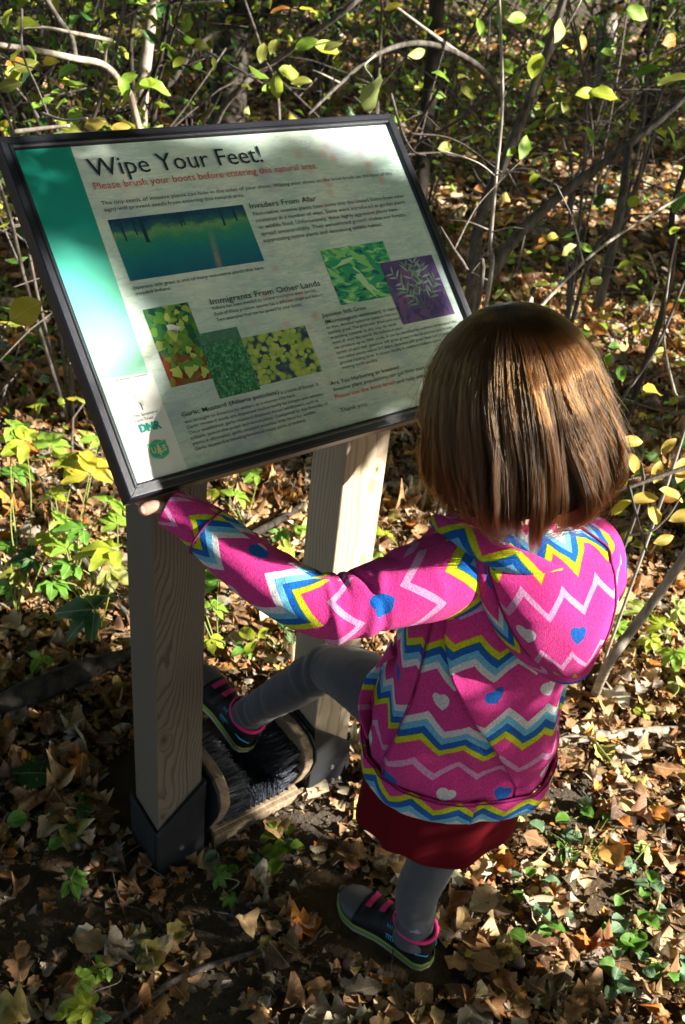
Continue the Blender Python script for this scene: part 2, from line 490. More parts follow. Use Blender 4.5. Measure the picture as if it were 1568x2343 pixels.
# ------------------------------------------------------------------ sign
def wood(name, early, late, pith, seed, grey=.5, freq=230, wob_=.034):
    m = Mat(name, .75, .2)
    co = m.coord('Object')
    sp = m.n.new('ShaderNodeSeparateXYZ')
    wob = m.noise(m.coord('Object', (1, 1, .32), loc=(seed, seed * .7, 0)), 9, 2, .5)
    wob2 = m.noise(m.coord('Object', (1, 1, .25), loc=(seed * 2, 1, 0)), 34, 2, .5)
    m.link(co, sp.inputs[0])
    x, y, z = [X(m.nt, o) for o in sp.outputs]
    # knots push the rings aside
    kn = None
    for (kx, kz, kr) in ((-.031, .36, .016), (.026, .80, .012), (-.036, .155, .012)):
        d2 = ((x - kx) * (x - kx)) * 2.2 + (z - kz) * (z - kz) * .8
        g = (d2 * (-1 / (kr * kr))).m('EXPONENT')
        kn = g if kn is None else kn + g
    px_ = x - pith[0] + z * pith[2]; py_ = y - pith[1] + z * pith[3]
    r = (px_ * px_ + py_ * py_).m('SQRT') + X(m.nt, wob) * wob_ + X(m.nt, wob2) * .003 + kn * .012
    ring = (r * freq).m('FRACT')
    c = m.ramp(ring, [(0, early), (.55, early), (.86, late), (.97, late), (1.0, early)])
    fib = m.noise(m.coord('Object', (1, 1, .03)), 600, 3)
    c = m.mix(.25, c, early); c = m.mix(m.ramp(fib, [(.35, (0, 0, 0)), (.7, (.35,) * 3)]), c, tuple(v * .6 for v in early))
    c = m.mix(m.ramp(m.noise(m.coord('Object', (1, 1, .3)), 7, 3), [(.35, (0, 0, 0)), (.75, (grey,) * 3)]), c, (.15, .135, .125) if grey > .5 else (.30, .27, .24))
    c = m.mix((kn * .9).m('POWER', 3.0), c, (.035, .02, .012))
    # drying crack down one face
    ck = (x - .016 - (X(m.nt, m.noise(m.coord('Object', (0, 0, 1)), 5, 3)) - .5) * .022).m('ABSOLUTE')
    ckm = (ck * -900.0 + 1.0).m('MAXIMUM', 0.0) * (y.m('LESS_THAN', -.03)) * ((z * 6 + 1).m('SINE').m('GREATER_THAN', -.2))
    c = m.mix(ckm, c, (.02, .014, .01))
    m.color(c); m.bump(X(m.nt, fib) + ring * .5, .25, .001)
    return m.m
M_POST1 = wood('shaded_weathered_pine', (.185, .15, .115), (.07, .052, .037), (-.028, .12, .02, .05), 3, .7, 430, .030)  # left post: weathered wood, its colour also darkened to stand for shade
M_POST2 = wood('sunlit_pine', (.52, .43, .31), (.30, .215, .135), (.02, .11, -.015, .04), 11, .3, 170)  # right post: colour made pale to stand for the sunlight on it
M_FRAME = Mat('black_powder_coat', .38, .55).color((.006, .008, .016))
M_FRAME.bump(M_FRAME.noise(M_FRAME.coord(), 1100, 2), .5, .0006); M_FRAME = M_FRAME.m
m = Mat('particle_board', .9, .1); co = m.coord()
m.color(m.ramp(m.voro(co, 420, 'Color'), [(.2, (.08, .06, .045)), (.5, (.26, .2, .15)), (.85, (.42, .35, .27))])); m.bump(m.noise(co, 500, 3), .8, .002)
M_BOARD = m.m

T0 = 0.765662; PB = Vector((0, 0, .97988)); HS = .4974; HW = .325
sign = empty('interpretive_sign', (0, .1, 0), 'slanted black-framed trail sign headed Wipe Your Feet, on two square wooden posts', 'sign')
def at_root(o, root, loc, rot=(0, 0, 0)):
    o.location = Vector(loc) - root.location; o.rotation_euler = rot; return o
SR = (T0, 0, 0)
prof = [(0, -.030), (0, -.0022), (.0022, 0), (.0105, 0), (.0125, .0009), (.0148, .0009), (.0168, -.0006), (.0185, -.0045), (.0185, -.012), (.004, -.012), (.004, -.030)]
def rail(a, b, inward):
    a = np.array(a, float); b = np.array(b, float); d = (b - a) / np.linalg.norm(b - a); inn = np.array(inward, float)
    V = []
    for end, sg in ((a, 1), (b, -1)):
        for w_, h_ in prof: V.append([*(end + inn * w_ + d * sg * w_), h_])
    k = len(prof)
    F = [(i, (i + 1) % k, k + (i + 1) % k, k + i) for i in range(k)] + [tuple(range(k))[::-1], tuple(range(k, 2 * k))]
    return np.array(V), F
for a, b, i in (((-HW, 0), (HW, 0), (0, 1)), ((HW, 0), (HW, HS), (-1, 0)), ((HW, HS), (-HW, HS), (0, -1)), ((-HW, HS), (-HW, 0), (1, 0))):
    V, F = rail(a, b, i)
    o = mesh('frame_rail', V, F, M_FRAME, sign, smooth=False); at_root(o, sign, PB, SR); bevel(o, .0006, 2)
V, F = box((0, HS / 2 - .001, -.0385), (HW * 2 - .012, HS - .006, .015))
o = mesh('backing_board', V, F, M_BOARD, sign, smooth=False); at_root(o, sign, PB, SR)

# printed panel
m = Mat('printed_panel', .32, .5)
co = m.coord('Object')
base = m.ramp(m.noise(co, 9, 3, .5), [(.3, (.40, .57, .50)), (.5, (.58, .72, .62)), (.7, (.76, .82, .68))])
for k, rot in enumerate((.5, -.7, 1.3, 2.3)):
    st = m.noise(m.coord('Object', (1, 4.6, 1), rot=(0, 0, rot), loc=(k * 3.1, k, 0)), 26, 3, .5, .6)
    base = m.mix(m.ramp(st, [(.54, (0, 0, 0)), (.60, (.36,) * 3), (.64, (0, 0, 0))]), base, ((.82, .90, .76), (.28, .50, .46), (.44, .47, .66), (.78, .87, .80))[k])
base = m.mix(m.ramp(m.noise(co, 7, 2), [(.56, (0, 0, 0)), (.66, (.40,) * 3)]), base, (.32, .35, .54))
sp = m.n.new('ShaderNodeSeparateXYZ'); m.link(co, sp.inputs[0]); sx, sy = X(m.nt, sp.outputs[0]), X(m.nt, sp.outputs[1])
# salmon flower print in the upper right
fl = m.voro(co, 34); blob = ((sx - .20) * (sx - .20) * 60 + (sy - .41) * (sy - .41) * 160)
fm = (X(m.nt, fl) * -4.0 + 1.35).m('MAXIMUM', 0).m('MINIMUM', 1) * ((blob * -1.0).m('EXPONENT'))
blob2 = ((sx - .03) * (sx - .03) * 110 + (sy - .18) * (sy - .18) * 90)
fm = fm + (X(m.nt, fl) * -4.0 + 1.3).m('MAXIMUM', 0).m('MINIMUM', 1) * ((blob2 * -1.0).m('EXPONENT')) * .8
base = m.mix((fm * .62).m('MINIMUM', 1), base, (.70, .27, .22))
# grime at the lower edge
gr = X(m.nt, m.noise(co, 90, 4, .7)) * ((sy * -28.0).m('EXPONENT')) * 1.0
base = m.mix(gr.m('MINIMUM', .6), base, (.20, .19, .13))
spk = (X(m.nt, m.voro(co, 210)) * -5 + 1.25).m('MAXIMUM', 0).m('MINIMUM', 1) * (((sx + .205) * (sx + .205) * 260 + (sy - .105) * (sy - .105) * 900) * -1.0).m('EXPONENT')
base = m.mix((spk * .8).m('MINIMUM', .8), base, (.12, .16, .12))
m.color(base); M_PANEL = m.m
m = Mat('printed_green_band', .32, .5); co = m.coord('Object')
sp = m.n.new('ShaderNodeSeparateXYZ'); m.link(co, sp.inputs[0])
g = X(m.nt, sp.outputs[1]) * 2.1 + (X(m.nt, m.noise(co, 6, 2)) - .5) * .25
m.color(m.ramp(g, [(.25, (.34, .66, .46)), (.55, (.12, .50, .36)), (.75, (.012, .33, .27)), (1, (.01, .27, .20))])); M_BAND = m.m
m = Mat('printed_white', .32, .5); co = m.coord('Object')
m.color(m.mix(m.ramp(m.noise(co, 25, 4), [(.5, (0, 0, 0)), (.75, (.4,) * 3)]), (.80, .80, .74), (.60, .58, .45))); M_PWHITE = m.m
def pin(o, z=0.0): o.location = PB - sign.location + Matrix.Rotation(T0, 3, 'X') @ Vector((0, 0, z)); o.rotation_euler = SR; return o
V, F = box((0, .249, -.0065), (.617, .466, .003)); panel = mesh('printed_panel', V, F, M_PANEL, sign, smooth=False); pin(panel)
def sheet(name, poly, lvl, mat, **kw):
    V = [(x, y, -.0050 + .0004 * lvl) for x, y in poly]; uv = [((x - poly[0][0]), (y - poly[0][1])) for x, y in poly]
    o = mesh(name, V, [tuple(range(len(poly)))], mat, panel, uv=uv, smooth=False, **kw); return o
sheet('green_band', [(-.3085, .016), (-.244, .016), (-.2315, .482), (-.3085, .482)], 1, M_BAND)
sheet('logo_box', [(-.3055, .016), (-.236, .016), (-.236, .154), (-.2955, .158), (-.3055, .1575)], 2, M_PWHITE)

# photographs printed on the panel
def photo_mat(name, kind):
    m = Mat(name, .32, .5); co = m.coord('Object'); sp = m.n.new('ShaderNodeSeparateXYZ'); m.link(co, sp.inputs[0])
    sx, sy = X(m.nt, sp.outputs[0]), X(m.nt, sp.outputs[1])
    if kind == 'forest':
        f = (sy - .2815) * 11.3 + (X(m.nt, m.noise(co, 30, 4, .6)) - .5) * .35
        c = m.ramp(f, [(0, (.008, .12, .20)), (.35, (.01, .20, .22)), (.62, (.04, .30, .15)), (.74, (.17, .38, .12)), (.82, (.03, .12, .12)), (.95, (.01, .04, .11))])
        gl = m.ramp(m.noise(co, 240, 3), [(.4, (0, 0, 0)), (.7, (.5,) * 3)])
        c = m.mix(gl, c, (.02, .16, .22))
        pa = (((sx + .083 - (sy - .28) * .12).m('ABSOLUTE')) * -150.0 + 1.0).m('MAXIMUM', 0) * ((sy * -16.0 + 5.6).m('MAXIMUM', 0).m('MINIMUM', 1)) * (X(m.nt, m.noise(co, 150, 3)))
        c = m.mix(pa.m('MINIMUM', 1), c, (.60, .36, .24))
    elif kind == 'blades':
        f = m.noise(m.coord('Object', (1, 2.4, 1), rot=(0, 0, .7)), 44, 3, .5, .8)
        c = m.ramp(f, [(.34, (.015, .06, .16)), (.44, (.01, .28, .16)), (.55, (.10, .52, .18)), (.68, (.42, .78, .30))])
    elif kind == 'purple':
        c = m.ramp(m.voro(co, 130, 'Color'), [(.2, (.06, .035, .16)), (.55, (.17, .09, .27)), (.9, (.30, .13, .20))])
        c = m.mix(m.noise(co, 40, 3), c, (.09, .07, .24))
    elif kind == 'mustard':
        v = m.voro(co, 95, 'Color'); n = m.noise(co, 55, 3, .6)
        f = (sy - .13) * 9 + (X(m.nt, n) - .5) * .9
        g = m.ramp(v, [(.1, (.008, .05, .05)), (.45, (.02, .17, .06)), (.7, (.20, .38, .05)), (.95, (.45, .55, .14))])
        r_ = m.ramp(v, [(.1, (.035, .015, .01)), (.45, (.30, .05, .02)), (.7, (.18, .13, .03)), (.95, (.5, .38, .06))])
        c = m.mix(m.ramp(f, [(.3, (0, 0, 0)), (.5, (1, 1, 1))]), r_, g)
    elif kind == 'field':
        c = m.ramp(m.voro(co, 330, 'Color'), [(.2, (.01, .10, .045)), (.6, (.03, .23, .10)), (.93, (.14, .40, .20)), (1, (.6, .75, .6))])
        c = m.mix(m.ramp((sy - .098) * 10.4, [(.70, (0, 0, 0)), (.86, (.7,) * 3)]), c, (.08, .20, .15))
    else:
        v = m.voro(co, 88, 'Distance'); n = m.noise(co, 28, 3)
        c = m.ramp(X(m.nt, v) * .8 + (X(m.nt, n) - .4), [(.2, (.46, .58, .10)), (.48, (.30, .44, .09)), (.58, (.05, .13, .10)), (.72, (.015, .03, .13))])
    m.color(c); return m.m
R4 = lambda x0, y0, x1, y1: [(x0, y0), (x1, y0), (x1, y1), (x0, y1)]
def art(name, items, lvl, mats):
    """flat printed shapes: list of (polygon, material index)"""
    V, F, fm = [], [], []
    for i, (poly, mi) in enumerate(items):
        b = len(V); V += [(x, y, -.0050 + .0004 * lvl + .00002 * (i % 15)) for x, y in poly]; F.append(tuple(range(b, b + len(poly)))); fm.append(mi)
    return V, F, fm
def printleaf(cx, cy, L, W, a, bend=0.0):
    pts = []
    for t in np.linspace(0, 1, 7): pts.append((t * L, W * math.sin(math.pi * t ** .8) / 2 + bend * L * t * t))
    for t in np.linspace(1, 0, 7)[1:-1]: pts.append((t * L, -W * math.sin(math.pi * t ** .8) / 2 + bend * L * t * t))
    return [(cx + x * math.cos(a) - y * math.sin(a), cy + x * math.sin(a) + y * math.cos(a)) for x, y in pts]
def clip(poly, x0, y0, x1, y1): return [(min(max(x, x0), x1), min(max(y, y0), y1)) for x, y in poly]
ink = lambda n, c: Mat(n, .32, .5).color(c).m
I_DK = ink('ink_dark', (.018, .030, .045)); I_RED = ink('ink_red', (.62, .05, .06)); I_TEAL = ink('ink_teal', (.0, .33, .24)); I_GREY = ink('ink_grey', (.05, .06, .08))
I_L1 = ink('ink_leaf_green', (.26, .66, .22)); I_L2 = ink('ink_leaf_pale', (.48, .78, .42)); I_L3 = ink('ink_leaf_teal', (.03, .36, .20)); I_L4 = ink('ink_sage', (.17, .30, .20)); I_NAVY = ink('ink_navy', (.02, .035, .13))
I_YEL = ink('ink_yellow', (.75, .72, .25)); I_LIME = ink('ink_lime', (.50, .62, .14)); I_PT = ink('ink_pale_teal', (.45, .72, .60)); I_TRUNK = ink('ink_trunk', (.010, .055, .085)); I_WHT = ink('ink_white', (.75, .8, .72))
r_ = np.random.default_rng(5)
ph = sheet('forest_photograph', R4(-.2186, .2815, -.0095, .3702), 1, photo_mat('photo_forest', 'forest'))
it = []
for x, y0, y1, wd in ((-.204, .338, .3699, .0025), (-.186, .344, .3699, .002), (-.176, .332, .3699, .0055), (-.117, .349, .3699, .0022), (-.112, .350, .3699, .0018), (-.052, .342, .3699, .0035), (-.03, .347, .3699, .003)):
    it.append(([(x, y0), (x + wd, y0 - .001), (x + wd * .9, y1), (x + .0005, y1)], 0))
V, F, fm = art('t', it, 2, 1); mesh('tree_trunks', V, F, [I_TRUNK], panel, smooth=False, kind='stuff')
sheet('stilt_grass_photograph', R4(.0890, .1949, .2095, .2842), 1, photo_mat('photo_blades', 'blades'))
it = []
for i in range(20):
    a = r_.uniform(-1.3, .3) if i % 3 else r_.uniform(1.8, 2.8)
    cx, cy = r_.uniform(.09, .20), r_.uniform(.2, .283)
    it.append((clip(printleaf(cx, cy, r_.uniform(.03, .062), r_.uniform(.006, .013), a, .1), .0895, .1953, .2090, .2838), int(r_.integers(0, 3))))
V, F, fm = art('b', it, 2, 1); mesh('grass_blades', V, F, [I_L1, I_L2, I_L3], panel, smooth=False, fmat=fm, kind='stuff')
sheet('seedling_photograph', R4(.1862, .1460, .2924, .2490), 3, photo_mat('photo_purple', 'purple'))
it = []
for (bx, by, tx, ty) in ((.240, .160, .232, .237), (.238, .165, .203, .228), (.240, .17, .262, .232), (.238, .16, .212, .198), (.242, .165, .279, .207), (.240, .185, .250, .240)):
    d = math.atan2(ty - by, tx - bx); L = math.hypot(tx - bx, ty - by)
    it.append(([(bx, by), (bx + .0008, by), (tx + .0005, ty), (tx, ty)], 0))
    for t in (.35, .55, .72, .88, 1.0):
        for sg in (-1, 1):
            it.append((clip(printleaf(bx + (tx - bx) * t, by + (ty - by) * t, r_.uniform(.013, .022), .0035, d + sg * r_.uniform(.5, 1.2), .1 * sg), .187, .147, .2915, .248), int(r_.integers(0, 2))))
V, F, fm = art('s', it, 4, 1); mesh('seedling', V, F, [I_L4, ink('ink_dull_sage', (.26, .40, .30))], panel, smooth=False, fmat=fm, kind='stuff')
sheet('garlic_mustard_photograph', R4(-.2165, .1287, -.1495, .2398), 1, photo_mat('photo_mustard', 'mustard'))
it = []
for i in range(34):
    cx, cy = r_.uniform(-.205, -.158), .135 + .095 * r_.random() ** 1.2
    a0 = r_.uniform(0, 6.28); s_ = r_.uniform(.004, .0095)
    it.append((clip([(cx + s_ * math.cos(a0 + k) * q, cy + s_ * math.sin(a0 + k) * q) for k, q in ((0, 1.4), (1.2, .8), (2.2, 1), (3.14, .6), (4.1, 1), (5.1, .8))], -.216, .1292, -.150, .2393), int(r_.integers(0, 2)) if r_.random() < .95 else 2))
V, F, fm = art('g', it, 2, 1); mesh('mustard_leaves', V, F, [I_LIME, ink('ink_mid_green', (.10, .30, .05)), I_WHT], panel, smooth=False, fmat=fm, kind='stuff')
sheet('infested_field_photograph', R4(-.1552, .0990, -.0915, .1928), 2, photo_mat('photo_field', 'field'))
sheet('rosette_photograph', R4(-.0908, .1040, .0155, .1755), 1, photo_mat('photo_rosette', 'rosette'))
it = []
for i in range(110):
    cx, cy = r_.uniform(-.088, .013), r_.uniform(.107, .173)
    if (abs(cx + .03) < .016 and abs(cy - .122) < .014) or (cx < -.055 and cy > .160): continue
    s_ = r_.uniform(.0025, .0055)
    it.append((clip([(cx + s_ * math.cos(k), cy + s_ * .85 * math.sin(k)) for k in np.linspace(0, 6.28, 9)[:-1]], -.0903, .1045, .0150, .1750), int(r_.integers(0, 2))))
V, F, fm = art('r', it, 2, 1); mesh('rosette_leaves', V, F, [I_LIME, ink('ink_yellow_green', (.36, .52, .10))], panel, smooth=False, fmat=fm, kind='stuff')

def text(body, x, y, step, width, mat=I_DK, bold=0.0, lvl=5, size=None, name='lettering', align='LEFT'):
    """x, y: left end and baseline of the first line; step: distance of the baselines; width: of the longest line"""
    c = bpy.data.curves.new(name, 'FONT'); c.body = body; c.size = size or step / 1.2
    c.space_line = step / c.size if '\n' in body else 1.0
    c.offset = bold; c.resolution_u = 2; c.align_x = align
    c.materials.append(mat)
    o = link(name, c, panel)
    o.location = (x, y, -.0050 + .0004 * lvl)
    TEXTS.append((o, width)); return o
TEXTS = []
text('Wipe Your Feet!', -.2185, .4325, .04, .270, size=.0385, bold=-.0001)
text('Please brush your boots before entering this natural area.', -.2215, .4140, .013, .362, I_RED, -.00005, size=.0150)
text('The tiny seeds of invasive plants can hide in the soles of your shoes. Wiping your shoes on the boot brush (at the base of this\nsign) will prevent seeds from entering this natural area.', -.2195, .3912, .0097, .497)
text('Invaders From Afar', -.0012, .3618, .012, .1168, size=.0125, bold=.00005)
text('Non-native invasive plants have come into the United States from other\ncountries in a number of ways. Some were introduced as garden plants\nor wildlife food. Unfortunately, these highly aggressive plants have\nspread uncontrollably. Their unrestricted growth chokes our forests,\nsuppressing native plants and decreasing wildlife habitat.', 0, .3505, .0106, .2845)
text('Japanese stilt grass is one of many non-native plants that have\ninvaded Indiana.', -.2184, .2685, .0080, .2025, bold=.00003, size=.0072)
text('Immigrants From Other Lands', -.1188, .2300, .012, .184, size=.0125, bold=.00005)
text('Indiana has been invaded by several non-native plant species.\nEach of these problem species has a different origin and history.\nTwo examples that can be spread by your boots:', -.1185, .2222, .0087, .184)
text('Japanese Stilt Grass\n(Microstegium vimineum)', .0490, .1815, .0105, .1055, bold=.00003)
text('is native', .1570, .1712, .009, .0330, size=.0078)
text('to Asia. Another common name is Chinese\npacking grass. The grass was dried and used\nas packing material. In this way, its seeds\nwent all over the world. An individual plant\ncan produce up to 1000 seeds. It can be identified by a silvery stripe down the\ncenter of each leaf. Japanese stilt grass grows in dense patches and crowds\nout native plants within 3-5 years. Japanese stilt grass does not provide food for\nground nesting birds. It occurs locally in southern Indiana and is\nmoving north quickly.', .0482, .1632, .00795, .2460)
text('Are You Harboring an Invasive?', .0193, .0802, .0105, .1280, bold=.00005)
text('Invasive plant populations can get their start on your boots.', .0203, .0705, .0105, .2330, size=.0088)
text('Please use the boot brush', .0179, .0596, .0105, .1120, I_RED, size=.0088)
text('and help stop the spread.', .1325, .0587, .0105, .1050, size=.0088)
text('Thank you.', .0186, .0385, .0105, .0490, size=.0090)
text('Garlic Mustard (Alliaria petiolata)', -.2180, .0865, .0105, .1510, bold=.00005)
text('is a native of Europe. It', -.0645, .0848, .0090, .0640, size=.0076)
text('was brought to America by settlers as a vitamin-rich herb.\nGarlic mustard seeds are dispersed inadvertently by people and vehicles.\nOnce established, garlic mustard displaces forest wildflowers such as\ntrillium, jack-in-the-pulpit and wood phlox. Compared to the diversity of\nplants it eliminates, garlic mustard provides little food for wildlife.\nGarlic mustard is invading forests in many parts of Indiana.', -.2174, .0772, .00765, .2200)
text('The Nature Conservancy', -.2905, .1512, .006, .0480, I_GREY, size=.0058)
text('SAVING THE LAST GREAT PLACES', -.2800, .1475, .003, .0270, I_GREY, size=.0022)
text('The Sycamore\nLand Trust', -.2815, .1005, .0066, .0335, I_GREY, size=.0056)
text('DNR', -.2790, .0795, .012, .0290, I_TEAL, .0006, size=.0150)
# emblem sheets: leaf, tree, shield
V, F, fm = art('l', [([(-.2775, .139), (-.268, .1385), (-.2655, .132), (-.268, .124), (-.2705, .1235), (-.271, .130), (-.2775, .133)], 0)], 4, 1)
mesh('leaf_emblem', V, F, [I_PT], panel, smooth=False)
it = [([(-.2660, .108), (-.2650, .108), (-.2653, .118), (-.2658, .118)], 0)]
for k in range(9):
    a = rad(20 + k * 17); it.append(([(-.2657, .112 + .0005 * k), (-.2653, .112 + .0005 * k), (-.2655 + .0075 * math.cos(a), .1155 + .0075 * math.sin(a)), (-.2657 + .0075 * math.cos(a), .1155 + .0075 * math.sin(a))], 0))
V, F, fm = art('t', it, 4, 1); mesh('tree_emblem', V, F, [I_GREY], panel, smooth=False, kind='stuff')
shp = [(-.0135, .0115), (-.0095, .0100), (-.0050, .0125), (0, .0140), (.0050, .0125), (.0095, .0100), (.0135, .0115), (.0128, .0045), (.0140, -.0010), (.0125, -.0080), (.0070, -.0118), (0, -.0140), (-.0070, -.0118), (-.0125, -.0080), (-.0140, -.0010), (-.0128, .0045)]
sh0 = (-.2640, .0530)
def sh(k): return [(sh0[0] + x * k, sh0[1] + y * k) for x, y in shp]
tree = [(sh0[0] + x, sh0[1] + y) for x, y in ((0, .0080), (.0022, .0035), (.0012, .0038), (.0034, -.0008), (.0016, -.0004), (.0046, -.0055), (.0008, -.0050), (.0010, -.0085), (-.0010, -.0085), (-.0008, -.0050), (-.0046, -.0055), (-.0016, -.0004), (-.0034, -.0008), (-.0012, .0038), (-.0022, .0035))]
for lv, (k, mt) in enumerate(((1.0, I_YEL), (.93, ink('ink_shield_green', (.03, .46, .34))))): sheet('shield', sh(k), 4 + lv, mt)
sheet('shield_tree', tree, 6, I_YEL)
text('U', sh0[0] - .0105, sh0[1] - .0035, .01, .0062, I_YEL, .0004, lvl=6, size=.0110)
text('S', sh0[0] + .0045, sh0[1] - .0035, .01, .0060, I_YEL, .0004, lvl=6, size=.0110)
text('FOREST SERVICE', sh0[0] - .0085, sh0[1] + .0078, .003, .0170, I_YEL, 0, lvl=6, size=.0021)
text('DEPARTMENT OF AGRICULTURE', sh0[0] - .0085, sh0[1] - .0110, .003, .0170, I_YEL, 0, lvl=6, size=.0018)
bpy.context.view_layer.update()
dg_ = bpy.context.evaluated_depsgraph_get()
for o, wd in TEXTS:
    wx = wd / max(o.dimensions.x, 1e-6)
    me_ = bpy.data.meshes.new_from_object(o.evaluated_get(dg_)); me_.name = 'lettering'
    loc = o.location.copy(); nm = o.name; bpy.data.objects.remove(o)
    q = link('lettering', me_, panel); q.location = loc; q.scale.x = wx; q['kind'] = 'stuff'

# posts
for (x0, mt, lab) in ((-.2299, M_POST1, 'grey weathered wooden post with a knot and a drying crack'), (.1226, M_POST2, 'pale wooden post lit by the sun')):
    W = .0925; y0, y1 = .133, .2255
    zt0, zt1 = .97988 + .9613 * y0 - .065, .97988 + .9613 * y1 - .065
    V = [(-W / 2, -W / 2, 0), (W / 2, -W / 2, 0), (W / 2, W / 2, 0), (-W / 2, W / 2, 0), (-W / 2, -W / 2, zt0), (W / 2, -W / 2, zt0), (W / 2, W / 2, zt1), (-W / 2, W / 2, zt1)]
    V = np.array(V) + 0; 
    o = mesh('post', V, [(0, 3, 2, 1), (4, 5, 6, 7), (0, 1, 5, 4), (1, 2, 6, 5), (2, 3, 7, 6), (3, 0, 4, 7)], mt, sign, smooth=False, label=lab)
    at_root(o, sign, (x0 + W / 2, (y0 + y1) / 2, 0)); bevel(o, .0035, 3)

# ------------------------------------------------------------------ boot brush
brush = empty('boot_brush', (0, .16, 0), 'black bristle boot brush in a low wooden frame bolted between the two sign posts', 'boot brush')
M_PLATE = plain('black_plastic_board', (.016, .017, .02), .62, .35, (320, .35, .001), 30)
m = Mat('brush_wood', .7, .25); co = m.coord('Object', (1, .25, 1))
m.color(m.ramp(m.noise(co, 160, 4), [(.3, (.17, .115, .07)), (.7, (.38, .29, .20))])); m.bump(m.noise(co, 200, 3), .3, .001); M_BWOOD = m.m
M_BRISTLE = plain('bristle', (.05, .06, .08), .42, .7)
M_BOLT = plain('steel_bolt', (.12, .12, .12), .4, .6)
def plate(poly, y0, th, axis='y'):
    V, F = prism(poly, 0, th)
    if axis == 'y': V = np.stack([V[:, 0], y0 - V[:, 2], V[:, 1]], -1)
    else: V = np.stack([y0 + V[:, 2], V[:, 0], V[:, 1]], -1)
    return V, F
def bpart(name, VF, mat, bw=.002, **kw):
    o = mesh(name, VF[0], VF[1], mat, brush, smooth=False, **kw); at_root(o, brush, (0, 0, 0)); bevel(o, bw, 2); return o
bpart('bracket_plate', plate([(-.237, -.01), (-.1365, -.01), (-.1325, .213), (-.237, .118)], .130, .007), M_PLATE)
bpart('bracket_plate', plate([(.1155, -.01), (.224, -.01), (.2165, .117), (.1155, .212)], .130, .007), M_PLATE)
for x0, h0 in ((-.2385, .121), (-.1365, .200), (.1135, .200), (.2155, .12)):
    bpart('bracket_side', plate([(.131, -.01), (.232, -.01), (.232, h0 + .01), (.131, h0)], x0 + (-.0005 if x0 < 0 else .0005), .007 if x0 < 0 else .008, 'x'), M_PLATE)
for px_, pz in ((.172, .066), (-.186, .052), (.178, .02)):
    V, F = tube([(px_, .1235, pz), (px_, .1195, pz)], [.006, .0045], 10); bpart('bolt', (V, F), M_BOLT, .0005)
# wooden cheeks: a rounded board either side
cheek = [(.150, .030), (.132, .060), (.112, .105), (.103, .140), (.110, .175), (.132, .193), (.165, .198), (.230, .196), (.285, .180), (.318, .145), (.330, .100), (.325, .030)]
for x0 in (.083, -.112):
    bpart('wooden_cheek', plate([(y, z) for y, z in cheek], x0, .022, 'x'), M_BWOOD, .003)
for x0 in (.1055, -.1195):
    bpart('cheek_backing', plate([(y + (-.004 if y < .2 else .004), z + .004) for y, z in cheek], x0, .005, 'x'), M_PLATE, .001)
V, F = box((-.006, .235, .020), (.206, .20, .024)); bpart('base_board', (V, F), M_BWOOD)
V, F = box((.0, .130, .012), (.224, .014, .034), Matrix.Rotation(.0, 3, 'X')); bpart('front_board', (V, F), M_BWOOD, .003)
def bristles(name, rows):
    b = MB()
    for p, d in rows:
        p = np.array(p, float); d = np.array(d, float)
        for k in range(13):
            q = p + rng.normal(0, .0022, 3) * (1 - np.abs(d) / (np.linalg.norm(d) + 1e-9))
            e = q + d * rng.uniform(.9, 1.05) + rng.normal(0, .0035, 3)
            mid = (q + e) / 2 + rng.normal(0, .0015, 3)
            V, F = tube([q, mid, e], [.0010, .0009, .0006], 3, False); b.add(V, F)
    o = b.build(name, M_BRISTLE, brush, kind='stuff'); at_root(o, brush, (0, 0, 0))
rows = []
for iz, z in enumerate(np.linspace(.05, .165, 9)):
    for y in np.linspace(.122 if z > .08 else .145, .312 if z < .15 else .275, 15):
        rows.append(((.083, y + .006 * (iz % 2), z), (-.036, 0, -.004)))
bristles('right_bristles', rows)
rows = []
for iz, z in enumerate(np.linspace(.05, .165, 9)):
    for y in np.linspace(.122 if z > .08 else .145, .312 if z < .15 else .275, 15):
        rows.append(((-.090, y + .006 * (iz % 2), z), (.050, 0, -.006)))
bristles('left_bristles', rows)
rows = []
for x in np.linspace(-.085, .075, 15):
    for y in np.linspace(.145, .32, 15): rows.append(((x, y, .032), (0, .004, .022 if y > .165 else .034)))
bristles('base_bristles', rows)
#--PART3--
# ------------------------------------------------------------------ the child
B0 = Vector((.085, -.262, 0)); RV = Vector((.86, -.51, 0)).normalized(); FV = Vector((.51, .86, 0)).normalized()
def bf(r, f, z): return B0 + RV * r + FV * f + Vector((0, 0, z))
person = empty('person', (B0.x, B0.y, 0), 'child in a pink zigzag and heart fleece jacket with one foot on the boot brush', 'person')
def P_(o): o.location = -person.location; return o

M_SKIN = Mat('skin', .5, .4); M_SKIN.color(M_SKIN.mix(M_SKIN.noise(M_SKIN.coord(), 60, 3), (.62, .34, .25), (.72, .42, .32)))
M_SKIN.b.inputs['Subsurface Weight'].default_value = .15; M_SKIN.b.inputs['Subsurface Radius'].default_value = (.02, .008, .004); M_SKIN = M_SKIN.m

